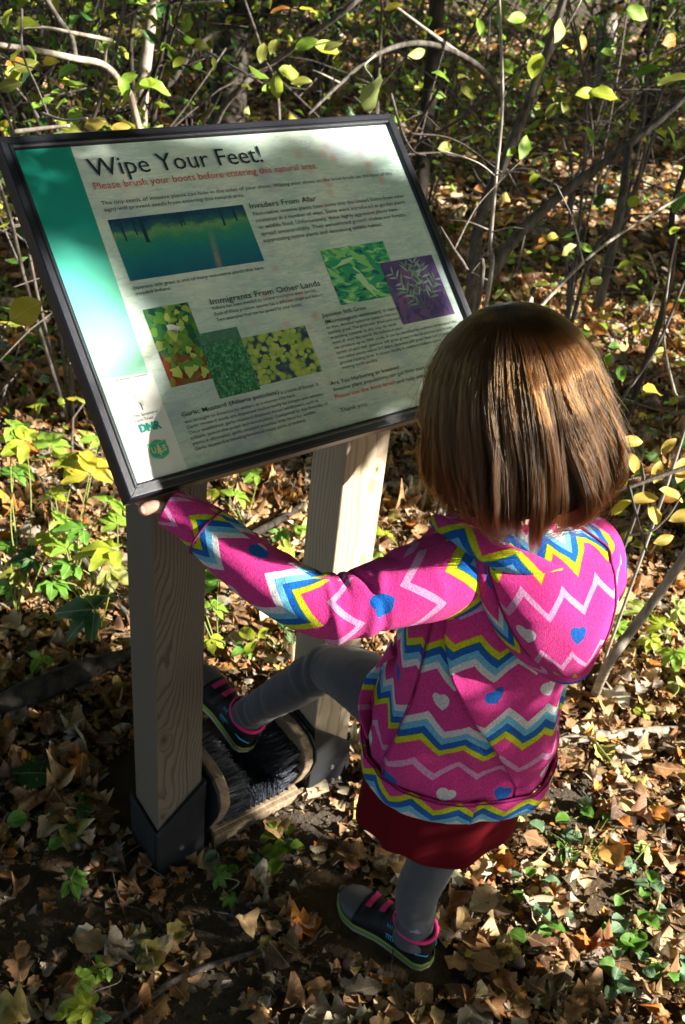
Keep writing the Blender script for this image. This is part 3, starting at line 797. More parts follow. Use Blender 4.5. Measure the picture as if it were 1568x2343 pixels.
# fleece print: zigzag bands and hearts from the cloth's own coordinates in metres
PINK = (.72, .038, .29); YEL = (.62, .66, .012); BLU = (.0, .115, .50); LBL = (.16, .52, .78); WHT = (.74, .73, .76); PAL_P = (.72, .34, .60)
def fleece(name, amp=.024, per=.066, du=0.0, pink=PINK):
    m = Mat(name, .95, .15); co = m.coord('UV'); sp = m.n.new('ShaderNodeSeparateXYZ'); m.link(co, sp.inputs[0])
    u, v = X(m.nt, sp.outputs[0]) + du, X(m.nt, sp.outputs[1])
    fz = m.noise(m.coord('Object'), 500, 2); v = v + (X(m.nt, fz) - .5) * .0016
    zig = (u / per).m('PINGPONG', .5) * (2 * amp)
    q = ((v * -1.0) + zig).m('FLOORED_MODULO', .345) / .345
    s = []
    def band(a, cols, wd=.0125, edge=None):
        x = a
        for i, c in enumerate(cols): s.append((x / .345, c)); x += wd
        s.append((x / .345, pink))
    s.append((0, WHT)); s.append((.0125 / .345, LBL)); s.append((.0245 / .345, BLU)); s.append((.0365 / .345, (.02, .25, .03))); s.append((.038 / .345, YEL)); s.append((.0495 / .345, (.75, .22, .02))); s.append((.0505 / .345, pink))
    s.append((.082 / .345, PAL_P)); s.append((.092 / .345, pink)); s.append((.172 / .345, PAL_P)); s.append((.182 / .345, pink))
    s += [(.219 / .345, (.75, .22, .02)), (.220 / .345, YEL), (.2315 / .345, (.02, .25, .03)), (.233 / .345, BLU), (.245 / .345, LBL), (.257 / .345, WHT), (.2695 / .345, pink)]
    c = m.ramp(q, s, 'CONSTANT')
    q0 = (v * -1.0).m('FLOORED_MODULO', .345)
    for (qc, cell, off, ang) in ((.1355 - amp * .5 + .0, .088, .0, .25), (.3090 - amp * .5, .088, .037, -.35)):
        uu = (u + off) / cell; k = uu.m('FLOOR'); lu = (uu.m('FRACT') - .5) * cell; lv = (q0 - qc) * -1.0
        ca, sa = math.cos(ang), math.sin(ang)
        hx = (lu * ca - lv * sa) / .0125; hy = (lu * sa + lv * ca) / .0125
        a = hx * hx + hy * hy - 1.0; ins = (a * a * a - hx * hx * hy * hy * hy).m('LESS_THAN', 0.0)
        par = (k / 2.0).m('FRACT').m('GREATER_THAN', .25)
        c = m.mix(ins, c, m.mix(par, BLU, WHT))
    fine = m.noise(m.coord('Object'), 900, 3, .7)
    fine2 = m.noise(m.coord('Object'), 330, 3, .75)
    c = m.mix(1.0, c, m.ramp(fine2, [(.38, (.70,) * 3), (.60, (1, 1, 1))]), 'MULTIPLY')
    m.color(c)
    m.b.inputs['Sheen Weight'].default_value = .08; m.b.inputs['Sheen Roughness'].default_value = .6
    m.bump(X(m.nt, fine2) + X(m.nt, fine), .7, .003)
    return m.m
M_FL = fleece('fleece_print')
M_FL2 = fleece('fleece_print_sleeve', .032, .061)
M_FLH = fleece('fleece_print_hood', .030, .060, .01)
M_THREAD = plain('dark_seam', (.22, .02, .12), .9, .1)

def ns(x, y, z=0.0, s=1.0): return mnoise.noise(Vector((x * s, y * s, z * s)))
def torso_ring(z):
    T = np.array([(.985, .048, .046, .01), (.965, .066, .052, .01), (.945, .100, .064, .0), (.915, .118, .078, -.002), (.86, .124, .088, -.004), (.76, .127, .094, -.004), (.70, .131, .099, -.002), (.62, .137, .104, .0), (.55, .139, .106, 0), (.48, .132, .103, 0), (.30, .13, .1, 0)])
    T = T[::-1]
    return [np.interp(z, T[:, 0], T[:, k]) for k in (1, 2, 3)]
def torso_pt(th, z, off=0.0):
    """th=0 is the middle of the back, positive towards the child's right"""
    a, b, f0 = torso_ring(z)
    e = 2.35
    c, s_ = math.cos(th), math.sin(th)
    k = (abs(s_) ** e + abs(c) ** e) ** (-1 / e)
    wr = .0045 * ns(th * 2.4, z * 7, 1.0) + .003 * ns(th * 6 + z * 9, z * 14, 4.0)
    # drapes from the shoulder blade down to the right hip, and a bulge where the thigh is lifted
    wr += .0055 * math.sin((th * 1.5 + z * 9.0) * 2.2) * math.exp(-((z - .68) / .13) ** 2) * .8
    wr += .004 * math.sin(z * 60 + 3 * th) * math.exp(-((z - .60) / .05) ** 2)
    wr += .012 * math.exp(-((th + 1.25) / .5) ** 2) * math.exp(-((z - .60) / .08) ** 2)
    return bf((a * k + off + wr) * s_, f0 - (b * k + off + wr) * c, z)
def patch(name, a0, a1, z0, z1, off, du, dv, n=90, mcols=60, par=None, mat=None, thick=.004, rng_off=None):
    V, UV = [], []
    for i in range(n):
        t = i / (n - 1); z = z1 + (z0 - z1) * t
        A0, A1 = a0(z), a1(z)
        for j in range(mcols):
            th = A0 + (A1 - A0) * j / (mcols - 1)
            ed = off if rng_off is None else rng_off(j / (mcols - 1), t)
            p = torso_pt(th, z, ed); V.append(p); UV.append((th * .142 + du, z - .705 + dv + .012 * ns(th * 2, z * 4, 7)))
    o = mesh(name, V, grid_faces(n, mcols)[:, ::-1], mat or M_FL, par, uv=UV)
    s = o.modifiers.new('thickness', 'SOLIDIFY'); s.thickness = thick; s.offset = -1
    return o
c_ = lambda v: (lambda z: v)
fold = lambda z: float(np.interp(z, [.57, .66, .78, .84, .93], [.45, .08, -.50, -.66, -.75]))
seam = lambda z: float(np.interp(z, [.52, .84, .93], [-1.02, -.86, -.85]))
jacket = patch('jacket', seam, lambda z: math.pi * 2 + seam(z), .545, .985, 0.0, 0, .022, 110, 150, person); P_(jacket)
# the back panel lies over the side of the jacket in a long diagonal fold
bp = patch('back_panel', fold, c_(1.75), .550, .935, .003, .012, -.004, 100, 90, jacket, rng_off=lambda s, t: .0015 + .0065 * math.exp(-(s / .07) ** 2) * math.sin(math.pi * min(1, t + .08)) - (.006 if s > .96 else 0))
wb = patch('waistband', c_(0), c_(math.pi * 2), .500, .556, .006, .02, -.052, 26, 150, jacket, rng_off=lambda s, t: .004 + .010 * math.sin(math.pi * min(1, .1 + t * .8)) ** .5 - .012 * max(0, t - .75) * 2)
st = [torso_pt(th, .5545, .0115) for th in np.linspace(0, 2 * math.pi, 90)]
V, F = tube(st, .0011, 5, False); mesh('waist_seam', V, F, M_THREAD, jacket)
st = [torso_pt(seam(z), z, .0025) for z in np.linspace(.90, .56, 40)]
V, F = tube(st, .0011, 5, False); mesh('side_seam', V, F, M_THREAD, jacket)
# pocket opening low at the left front
V, UV = [], []
for i in range(24):
    t = i / 23; z = .75 - .17 * t
    for j in range(8):
        s_ = j / 7; th = -1.45 - .35 * s_ - .25 * math.sin(math.pi * t) * (1 - s_)
        V.append(torso_pt(th, z, .004 + .018 * math.sin(math.pi * t) * (1 - s_))); UV.append((th * .142, z - .69))
o = mesh('pocket', V, grid_faces(24, 8), M_FL, jacket, uv=UV); o.modifiers.new('s', 'SOLIDIFY').thickness = .003

# sleeves ----------------------------------------------------------------
def sleeve(name, P, Rr, v0, label=None, wr=1.0, crease=None, du=0.0, n=150, k=64, up=(0, 0, 1)):
    Q = spline(np.column_stack([np.array([tuple(p) for p in P]), Rr]), n)
    T, N, B = frames(Q[:, :3], up); R_ = Q[:, 3]
    L = np.concatenate([[0], np.cumsum(np.linalg.norm(np.diff(Q[:, :3], axis=0), axis=1))])
    V, UV = [], []
    for i in range(n):
        for j in range(k + 1):
            a = 2 * math.pi * j / k
            w_ = .0020 * ns(math.cos(a) * 1.6, math.sin(a) * 1.6 + L[i] * 9, 2.0 + L[i] * 12)
            if crease:
                for (lc, wd, am, ph) in crease:
                    w_ += am * math.exp(-((L[i] - lc - .020 * math.sin(a + ph)) / wd) ** 2) * (.55 + .75 * math.sin(a * 1.0 + ph * 3))
            r = R_[i] + w_ * wr
            V.append(Q[i, :3] + (N[i] * math.cos(a) + B[i] * math.sin(a)) * r)
            UV.append((a * R_.mean() * 1.0 + du, -L[i] - v0))
    F = grid_faces(n, k + 1)
    o = mesh(name, V, F, M_FL2, jacket, uv=UV, label=label)
    s = o.modifiers.new('s', 'SOLIDIFY'); s.thickness = .003; s.offset = -1
    w2 = o.modifiers.new('w', 'WELD'); w2.merge_threshold = .0001
    return o, Q, L
AP = [(388, 1160, 1.236), (430, 1184, 1.234), (470, 1210, 1.231), (530, 1262, 1.225), (610, 1322, 1.216), (700, 1372, 1.210), (780, 1386, 1.210), (880, 1360, 1.213), (960, 1335, 1.222), (1040, 1315, 1.245), (1120, 1320, 1.300)]
AR = [.0255, .0275, .0330, .0365, .0390, .0405, .0425, .0455, .0515, .0570, .0560]
cr = [(.235, .006, .0030, 0.), (.252, .005, -.0035, .9), (.268, .006, .0040, 1.6), (.286, .005, -.0035, .3), (.303, .006, .0032, 2.2), (.322, .006, -.0025, 1.), (.205, .007, -.0022, 2.6), (.17, .009, .0015, .5), (.125, .007, -.002, 1.2), (.35, .008, .002, .4)]
sl_, SQ, SLn = sleeve('sleeve', [atd(*p) for p in AP], AR, .155, 'left sleeve reaching to the sign, bunched at the elbow', crease=cr)
# cuff hem: a raised stitched ring
i0 = int(np.argmin(abs(SLn - .060)))
T, N, B = frames(SQ[:, :3], (0, 0, 1))
ring = [SQ[i0, :3] + (N[i0] * math.cos(a) + B[i0] * math.sin(a)) * (SQ[i0, 3] + .0018) for a in np.linspace(0, 2 * math.pi, 40)]
V, F = tube(ring, .0014, 5, False); mesh('cuff_seam', V, F, M_THREAD, jacket)
# right sleeve: upper arm hangs at the side, forearm reaches forward to the sign
sh_r = bf(.098, .0, .925)
RP = [bf(.055, .0, .93), bf(.100, .005, .918), bf(.138, .03, .865), bf(.150, .075, .825), bf(.125, .14, .85), bf(.095, .205, .900), bf(.082, .235, .925)]
sleeve('sleeve', RP, [.052, .060, .054, .046, .041, .036, .030], .03, 'right sleeve bent forward beside the body', crease=[(.13, .01, .004, 0), (.155, .008, -.004, 1)], du=.02)

# hood -------------------------------------------------------------------
def hood_pt(s, t, off=0.0):
    """s -1..1 across, t 0 neck .. 1 bottom; hangs on the back, swung to the right"""
    w_ = .104 * (1 - .84 * t ** 3.0) ** .5 * (1 - .22 * t)
    w_ *= .58 + .42 * min(1, t / .22) ** .7
    cr_ = (.040 + .048 * t ** 1.3) * min(1, .45 + t * 3)
    r = cr_ + w_ * s
    z = 1.008 - .178 * t - .018 * (1 - abs(s)) * t + .016 * s * t - .020 * s * s * (1 - t)
    a, b, f0 = torso_ring(z)
    rr_ = max(-.95, min(.95, r / (a + .035)))
    back = b * (1 - abs(rr_) ** 2.35) ** (1 / 2.35)
    puff = .043 * (1 - s * s) ** .6 * (math.sin(math.pi * min(1, .03 + .80 * t)) ** .7) + .012
    puff += .004 * ns(s * 2, t * 3, 9) + .0035 * math.sin(t * 9 + s * 4) * (1 - s * s)
    edge = -.020 * (max(0, abs(s) - .86) / .14) ** 2 - .030 * max(0, t - .96) / .04
    return bf(r, f0 - back - puff - edge - off, z)
V, UV = [], []
for i in range(70):
    for j in range(80):
        t, s_ = i / 69, -1 + 2 * j / 79
        V.append(hood_pt(s_, t)); UV.append((s_ * .115 + .03, -.225 * t - .345 + .358))
hood = mesh('hood', V, grid_faces(70, 80)[:, ::-1], M_FLH, jacket, uv=UV)
s = hood.modifiers.new('s', 'SOLIDIFY'); s.thickness = .004; s.offset = -1
# rolled hem of the hood along its left and lower edge
edge = [hood_pt(-1, t, .012) for t in np.linspace(0.08, .88, 26)] + [hood_pt(s_, .985, .006) for s_ in np.linspace(-.9, .9, 26)] + [hood_pt(.98, t, .004) for t in np.linspace(.92, .80, 5)]
edge = np.array([tuple(p) for p in edge])
for _ in range(6): edge[1:-1] = (edge[:-2] + edge[1:-1] * 2 + edge[2:]) / 4
n = len(edge); rr_ = .0155 * np.sin(np.linspace(.35, math.pi - .25, n)) ** .5 + .001
T, N, B = frames(edge); L = np.concatenate([[0], np.cumsum(np.linalg.norm(np.diff(edge, axis=0), axis=1))])
V, UV = [], []
for i in range(n):
    for j in range(21):
        a = 2 * math.pi * j / 20; V.append(edge[i] + (N[i] * math.cos(a) + B[i] * math.sin(a)) * rr_[i]); UV.append((a * .03, L[i] * .9 + .01))
mesh('hood_hem', V, grid_faces(n, 21), M_FLH, jacket, uv=UV)
for sg, pts in ((1, [hood_pt(.70 + .05 * math.sin(t * 5), t, .0015) for t in np.linspace(.0, .97, 40)]), (-1, [hood_pt(-.93, t, .001) for t in np.linspace(.06, .9, 30)])):
    V, F = tube(pts, .0017, 6, False); mesh('hood_seam', V, F, M_THREAD, jacket)
# collar roll at the left of the neck
V, UV = [], []
pts = spline([tuple(bf(-.098, .02, .958)), tuple(bf(-.066, -.040, .972)), tuple(bf(-.02, -.072, .965)), tuple(bf(.05, -.082, .955))], 24)
T, N, B = frames(pts)
for i in range(24):
    for j in range(17):
        a = 2 * math.pi * j / 16; V.append(pts[i] + (N[i] * math.cos(a) + B[i] * math.sin(a)) * .018 * (math.sin(math.pi * (i + 1) / 25) ** .4)); UV.append((i * .007, a * .016 + .30))
mesh('collar', V, grid_faces(24, 17), M_FLH, jacket, uv=UV)

# skirt ------------------------------------------------------------------
M_SKIRT = Mat('dark_red_knit', .9, .15); M_SKIRT.color((.105, .001, .006)); 
M_SKIRT.bump(M_SKIRT.noise(M_SKIRT.coord(), 700, 2), .3, .001); M_SKIRT = M_SKIRT.m
V = []
for i in range(40):
    t = i / 39
    for j in range(96):
        th = 2 * math.pi * j / 96
        hem = .402 + .020 * math.sin(th * 1 - .6) - .012 * math.cos(3 * th + 1.0) + .012 * math.exp(-((((th + math.pi) % (2 * math.pi)) - math.pi + .55) / .22) ** 2) * 1.6
        z = .56 + (hem - .56) * t
        a = .134 - .006 * t + .005 * t * math.sin(th * 3 + .4) + .006 * math.sin(th * 8 + 1) * t + .003 * math.sin(th * 13) * t; b = .098 + .004 * t + .006 * t * math.sin(th * 3) + .004 * t * math.sin(th * 9)
        V.append(bf(a * math.sin(th) - .010 * t, -b * math.cos(th), z))
F = grid_faces(40, 96, True)[:, ::-1]
skirt = mesh('skirt', V, F, M_SKIRT, person); P_(skirt); s = skirt.modifiers.new('s', 'SOLIDIFY'); s.thickness = .003; s.offset = -1

# leggings -----------------------------------------------------------------
M_LEG = Mat('grey_leggings', .85, .2); co = M_LEG.coord()
M_LEG.color(M_LEG.mix(M_LEG.noise(co, 30, 3), (.048, .050, .064), (.085, .088, .108))); M_LEG.b.inputs['Sheen Weight'].default_value = .25
M_LEG.bump(M_LEG.noise(co, 800, 2), .3, .0008); M_LEG = M_LEG.m
def legging(P, Rr, creases, n=130, k=48):
    Q = spline(np.column_stack([np.array([tuple(p) for p in P]), Rr]), n)
    T, N, B = frames(Q[:, :3], (0, 1, 0)); L = np.concatenate([[0], np.cumsum(np.linalg.norm(np.diff(Q[:, :3], axis=0), axis=1))])
    V = []
    for i in range(n):
        for j in range(k):
            a = 2 * math.pi * j / k; w_ = .0015 * ns(math.cos(a) * 1.3, math.sin(a) * 1.3, L[i] * 14) + .0022 * abs(ns(math.cos(a) * 1.1 + 5, math.sin(a) * 1.1, L[i] * 46 + 1.5 * math.sin(a * 2))) - .0006
            for (lc, wd, am, ph, tl) in creases: w_ += am * math.exp(-((L[i] - lc - tl * math.sin(a + ph)) / wd) ** 2) * 1.5 * (.6 + .4 * math.sin(a + ph * 2))
            V.append(Q[i, :3] + (N[i] * math.cos(a) + B[i] * math.sin(a)) * (Q[i, 3] + w_))
    o = mesh('legging', V, grid_faces(n, k, True), M_LEG, person); P_(o)
    s = o.modifiers.new('s', 'SOLIDIFY'); s.thickness = .002; s.offset = -1
    return o
RA = Vector((.078, -.262, .052))     # right ankle, standing
LK = atz(748, 1528, .455); LA = Vector((0, 0, 0)); LH = bf(-.045, .03, .545)
heelL = atz(570, 1716, .112); toeL = atz(478, 1592, .165)
fdir = (toeL - heelL).normalized()
def basis(fwd, upish):
    f = Vector(fwd).normalized(); r = f.cross(Vector(upish)).normalized(); u = r.cross(f)
    return Matrix((r, f, u)).transposed()
BL_ = basis(fdir, (.0, .05, 1)); LA = heelL + BL_ @ Vector((.003, .046, .084))
kr = [(.03, .006, .003, 0, .01), (.05, .007, -.003, 1, .008), (.33, .008, .003, 0, .015), (.36, .009, -.003, 1.5, .012), (.40, .012, .003, 1.0, .015), (.44, .012, -.002, .3, .015)]
legging([RA + Vector((.0, -.004, -.004)), RA + Vector((.004, .002, .035)), RA + Vector((.006, .012, .12)), bf(.015, .012, .30), bf(.03, .012, .40), bf(.055, .01, .54)], [.0375, .0350, .0390, .0425, .050, .062], kr)
shin = (LK - LA)
legging([LA - shin * .02, LA + shin * .06, LA + shin * .30, LA + shin * .62, LK - shin * .10, LK + Vector((.004, -.012, .004)), LK + (LH - LK) * .35 + Vector((0, 0, .02)), LK + (LH - LK) * .7 + Vector((0, 0, .012)), LH],
        [.0350, .0330, .0360, .0395, .0415, .0440, .0530, .0600, .066], [(.02, .006, .003, 0, .01), (.04, .006, -.003, 1, .01), (.06, .007, .002, 2, .012), (.10, .008, -.002, .5, .02), (.15, .01, .0015, 1.5, .03), (.24, .008, .002, 0, .02), (.265, .008, -.003, .5, .02), (.285, .008, .0025, 1, .02), (.31, .01, -.002, 2, .02)])

# shoes --------------------------------------------------------------------
M_UP = plain('black_shoe_mesh', (.008, .008, .010), .6, .4, (900, .5, .0008))
M_LIME = plain('lime_midsole', (.34, .46, .10), .5, .4); M_SOLE = plain('pale_outsole', (.62, .64, .50), .6, .3)
M_PINKS = plain('pink_trim', (.75, .03, .20), .6, .3); M_BLUES = plain('blue_trim', (.04, .42, .68), .5, .4); M_GREYT = plain('grey_toe_cap', (.10, .10, .105), .5, .4)
def shoe(loc, M3, L=.205, sub='shoe'):
    """local: heel at y=0, toe at y=L, x across, z up, sole underside at z=0"""
    def hw(t): return np.interp(t, [0, .03, .1, .3, .5, .72, .86, .95, 1.0], [.006, .020, .029, .029, .030, .038, .034, .022, .006])
    def cx(t): return .006 * math.sin(t * 3.1) * .5
    def tf(V): return np.array([loc + M3 @ Vector(v) for v in V])
    def lift(t): return .012 * max(0, (t - .75) / .25) ** 2
    out = [t for t in np.linspace(0, 1, 26)]
    ring = [(cx(t) + hw(t), t * L) for t in out] + [(cx(t) - hw(t), t * L) for t in out[::-1]]
    def slab(z0, z1, k0, k1):
        V, n = [], len(ring)
        for (z, k) in ((z0, k0 * .97), (z0 + .0015, k0), (z1 - .001, k1), (z1, k1 * .97)):
            for (x, y) in ring: V.append((x * k, (y - L / 2) * (1 + (k - 1) * .35) + L / 2, z + lift(y / L)))
        F = [tuple(range(n)), tuple(range(3 * n, 4 * n))[::-1]]
        for q in range(3): F += [(q * n + (i + 1) % n, q * n + i, (q + 1) * n + i, (q + 1) * n + (i + 1) % n) for i in range(n)]
        return V, F
    V, F = slab(.0, .0095, 1.06, 1.10); s0 = mesh(sub, tf(V), F, M_SOLE, person); P_(s0)
    V, F = slab(.0096, .0205, 1.10, 1.06); mesh('midsole', tf(V), F, M_LIME, s0)
    V, F = slab(.0206, .0245, 1.05, 1.02); mesh('sole_trim', tf(V), F, M_UP, s0)
    def H(t): return float(np.interp(t, [0, .04, .12, .25, .36, .45, .6, .75, .88, .96, 1], [.045, .064, .066, .060, .062, .058, .046, .036, .030, .022, .010]))
    def sec(t, th, o=0.0):
        """th 0..pi over the top"""
        h = H(t) ; w_ = hw(t) + .0005
        return (cx(t) + (w_ + o) * math.cos(th) * (1 - .30 * math.sin(th) ** 3 * min(1, h / .05)), t * L, .0235 + lift(t) + (h - .012 + o) * math.sin(th) ** .72)
    n, k = 44, 25
    V = [sec(i / (n - 1), math.pi * j / (k - 1)) for i in range(n) for j in range(k)]
    mesh('upper', tf(V), grid_faces(n, k), M_UP, s0)
    V = [sec(.76 + .235 * i / 11, math.pi * j / (k - 1), .0012) for i in range(12) for j in range(k)]
    mesh('toe_cap', tf(V), grid_faces(12, k), M_GREYT, s0)
    for t0 in (.50, .64):
        V = [sec(t0 + .085 * i / 4, .12 + 2.6 * j / 23, .0035 if 0 < i < 4 else .001) for i in range(5) for j in range(24)]
        mesh('strap', tf(V), grid_faces(5, 24), M_UP, s0)
        V = [sec(t0 + .015 + .055 * i / 2, .75 + 1.2 * j / 13, .0052) for i in range(3) for j in range(14)]
        mesh('strap_inset', tf(V), grid_faces(3, 14), M_PINKS, s0)
    # padded collar and heel piping
    col = [(cx(.2) + .031 * math.cos(a), .045 + .040 * math.sin(a), .082 + .004 * math.sin(a + 1.5)) for a in np.linspace(0, 2 * math.pi, 34)]
    V, F = tube(col, .0045, 8, False); mesh('collar_pad', tf(V), F, M_PINKS, s0)
    V = []
    for i in range(6):
        for j in range(32):
            a = 2 * math.pi * j / 32; q = i / 5; V.append((cx(.2) + (.029 + .003 * (1 - q)) * math.cos(a), .045 + (.040 + .004 * (1 - q)) * math.sin(a), .045 + .038 * q))
    mesh('ankle_padding', tf(V), grid_faces(6, 32, True), M_UP, s0)
    pts = [sec(t, .34, .0022) for t in np.linspace(.42, .02, 16)] + [sec(t, math.pi - .34, .0022) for t in np.linspace(.02, .42, 16)]
    V, F = tube(pts, .0013, 5, False); mesh('piping', tf(V), F, M_BLUES, s0)
    for q in range(4):
        V, F = tube([sec(.34 + .022 * q, math.pi - .15, .0015), sec(.37 + .022 * q, math.pi - .8, .0015)], .0009, 4, False); mesh('side_stripe', tf(V), F, M_BLUES, s0)
        V, F = tube([sec(.34 + .022 * q, .15, .0015), sec(.37 + .022 * q, .8, .0015)], .0009, 4, False); mesh('side_stripe', tf(V), F, M_BLUES, s0)
    return s0
shoe(Vector((.092, -.308, .004)), basis((-.30, .95, 0), (0, 0, 1)))
shoe(heelL, BL_)
# socks
M_SOCK = plain('grey_blue_sock', (.22, .26, .42), .9, .1, (700, .3, .001))
for A, up_ in ((RA, Vector((0, 0, 1))), (LA, shin.normalized())):
    pts = [A - up_ * .010, A + up_ * .02, A + up_ * .06]
    V, F = tube(pts, [.031, .030, .029], 20, False); o = mesh('sock', V, F, M_SOCK, person); P_(o)

# body: tubes and ellipsoids merged into one continuous surface ----------------
def blob(c, rad3, M3=None, n=18):
    V, F = [], []
    for i in range(n + 1):
        ph = math.pi * i / n
        for j in range(2 * n):
            a = math.pi * j / n; v = Vector((rad3[0] * math.sin(ph) * math.cos(a), rad3[1] * math.sin(ph) * math.sin(a), rad3[2] * math.cos(ph)))
            V.append(tuple((M3 @ v if M3 else v) + Vector(c)))
    return np.array(V), [tuple(f) for f in grid_faces(n + 1, 2 * n, True)]
HC = atd(1178, 905, 1.135)           # middle of the head
HU = (Vector((0, 0, 1)) + FV * .16 - RV * .25).normalized()
HF = Vector((.26, .96, 0)); HF = (HF - HU * HF.dot(HU)).normalized(); HR = HF.cross(HU).normalized()
HM = Matrix((HR, HF, HU)).transposed()
def hd(x, y, z): return HC + HM @ Vector((x, y, z))
bb = MB()
bb.add(*blob(hd(0, -.002, .022), (.072, .086, .082), HM)); bb.add(*blob(hd(0, .018, -.035), (.055, .062, .062), HM))
bb.add(*blob(hd(0, .045, -.070), (.026, .026, .020), HM, 10)); bb.add(*blob(hd(0, .082, -.022), (.009, .013, .013), HM, 8))
bb.add(*blob(hd(0, .076, -.006), (.006, .010, .020), HM, 8)); bb.add(*blob(hd(0, .073, -.048), (.018, .010, .007), HM, 8))
for sg in (-1, 1):
    bb.add(*blob(hd(.073 * sg, -.004, -.018), (.008, .017, .026), HM, 10)); bb.add(*blob(hd(.036 * sg, .055, -.028), (.022, .020, .022), HM, 10))
bb.add(*tube([hd(0, -.01, -.06), bf(0, .005, 1.02), bf(0, 0, .93)], [.036, .034, .048], 20))
bb.add(*tube([bf(0, 0, z) for z in (.955, .90, .80, .68, .58, .50)], [.055, .082, .082, .078, .085, .070], 24))
aq = SQ[::-1]
arm = [tuple(bf(-.04, 0, .90))] + [tuple(p[:3]) for p in aq[8::12]]
ar = [.045] + [max(.017, p[3] * .62) for p in aq[8::12]]
bb.add(*tube(arm, ar, 16))
bb.add(*tube([bf(.04, 0, .90)] + [Vector(p) for p in RP[1:]] + [bf(.080, .250, .935)], [.045, .038, .034, .030, .027, .023, .018, .017], 16))
bb.add(*tube([bf(.04, 0, .56), bf(.024, .012, .40), bf(.010, .012, .28), RA + Vector((.006, .010, .10)), RA], [.050, .034, .030, .025, .022], 16))
bb.add(*tube(spline([tuple(bf(-.04, 0, .545)), tuple(LK + (LH - LK) * .35 + Vector((0, 0, .010))), tuple(LK + Vector((.004, -.014, .0))), tuple(LA + shin * .62), tuple(LA)], 18), np.interp(np.linspace(0, 1, 18), [0, .25, .5, .75, 1], [.052, .038, .028, .027, .021]), 16))
for a_, fd in ((RA, basis((-.30, .95, 0), (0, 0, 1))), (LA, BL_)): bb.add(*tube([a_, a_ + fd @ Vector((0, .0, -.030)), a_ + fd @ Vector((0, .035, -.045)), a_ + fd @ Vector((0, .09, -.058))], [.023, .021, .016, .008], 12))
# left hand: palm under the frame, four fingers along its underside, thumb in front
wr = atd(402, 1150, 1.258)
pal = [atd(440, 1180, 1.240), wr, wr + Vector((-.022, .016, .006)), wr + Vector((-.036, .030, .010))]
bb.add(*tube(pal, [.017, .0165, .0165, .014], 16))
hx = Vector((-.50, .80, .34)).normalized(); hy = Vector((.80, .45, .05)).normalized()
kn = wr + Vector((-.030, .020, .004))
for q, (off, ln, sp_) in enumerate(((-.010, .040, -.10), (.002, .045, .0), (.014, .042, .10), (.025, .033, .22))):
    d = (hx + hy * sp_ * .6).normalized(); b0_ = kn + hy * off
    bb.add(*tube([b0_ - d * .012, b0_ + d * ln * .35, b0_ + d * ln * .70 + Vector((0, .003, .003)), b0_ + d * ln + Vector((.001, .008, .006))], [.0078, .0075, .0068, .0052], 12))
th0 = atd(392, 1163, 1.226); th1 = atd(355, 1158, 1.222); th2 = atd(326, 1167, 1.222); th3 = atd(319, 1170, 1.223)
bb.add(*tube([wr, th0, th1, (th1 + th2) / 2, th2, th3], [.0125, .0100, .0090, .0092, .0086, .0048], 14))
# right hand on the lower edge of the sign, hidden behind the body
w2 = bf(.080, .250, .935)
bb.add(*tube([w2, w2 + Vector((.0, .025, .006)), w2 + Vector((0, .04, .008))], [.017, .02, .017], 14))
for q in range(4):
    b0_ = w2 + Vector((-.018 + .012 * q, .035, .008)); bb.add(*tube([b0_, b0_ + Vector((0, .022, .010)), b0_ + Vector((0, .036, .022))], [.0075, .007, .0055], 10))
bb.add(*tube([w2 + Vector((-.012, .01, .004)), w2 + Vector((-.026, .022, .018)), w2 + Vector((-.028, .026, .036))], [.010, .009, .006], 10))
tmp = bb.build('body_tmp', M_SKIN)
rm = tmp.modifiers.new('r', 'REMESH'); rm.mode = 'VOXEL'; rm.voxel_size = .0027; rm.use_smooth_shade = True
sm = tmp.modifiers.new('s', 'SMOOTH'); sm.iterations = 3; sm.factor = .5
dg = bpy.context.evaluated_depsgraph_get()
me = bpy.data.meshes.new_from_object(tmp.evaluated_get(dg)); me.name = 'body'
bpy.data.objects.remove(tmp)
me.materials.clear(); me.materials.append(M_SKIN)
body = link('body', me, person); P_(body)
M_EYE = plain('eye_white', (.8, .8, .8), .2, .6); M_IRIS = plain('iris', (.10, .06, .03), .2, .6); M_NAIL = plain('nail', (.66, .36, .29), .25, .6); M_LIP = plain('lip', (.50, .16, .15), .4, .4)
for sg in (-1, 1):
    V, F = blob(hd(.027 * sg, .070, .004), (.011, .009, .008), HM, 10); e_ = mesh('eye', V, F, M_EYE, person); P_(e_)
    V, F = blob(hd(.027 * sg, .0775, .003), (.0045, .002, .0045), HM, 8); mesh('iris', V, F, M_IRIS, e_)
V, F = blob(hd(0, .0835, -.048), (.014, .003, .0035), HM, 10); P_(mesh('mouth', V, F, M_LIP, person))
tn = (CAM_LOC - th2).normalized()
V, F = blob(th2 + tn * .0080, (.0050, .0034, .0012), basis((th3 - th1), tn), 8); P_(mesh('thumbnail', V, F, M_NAIL, person))

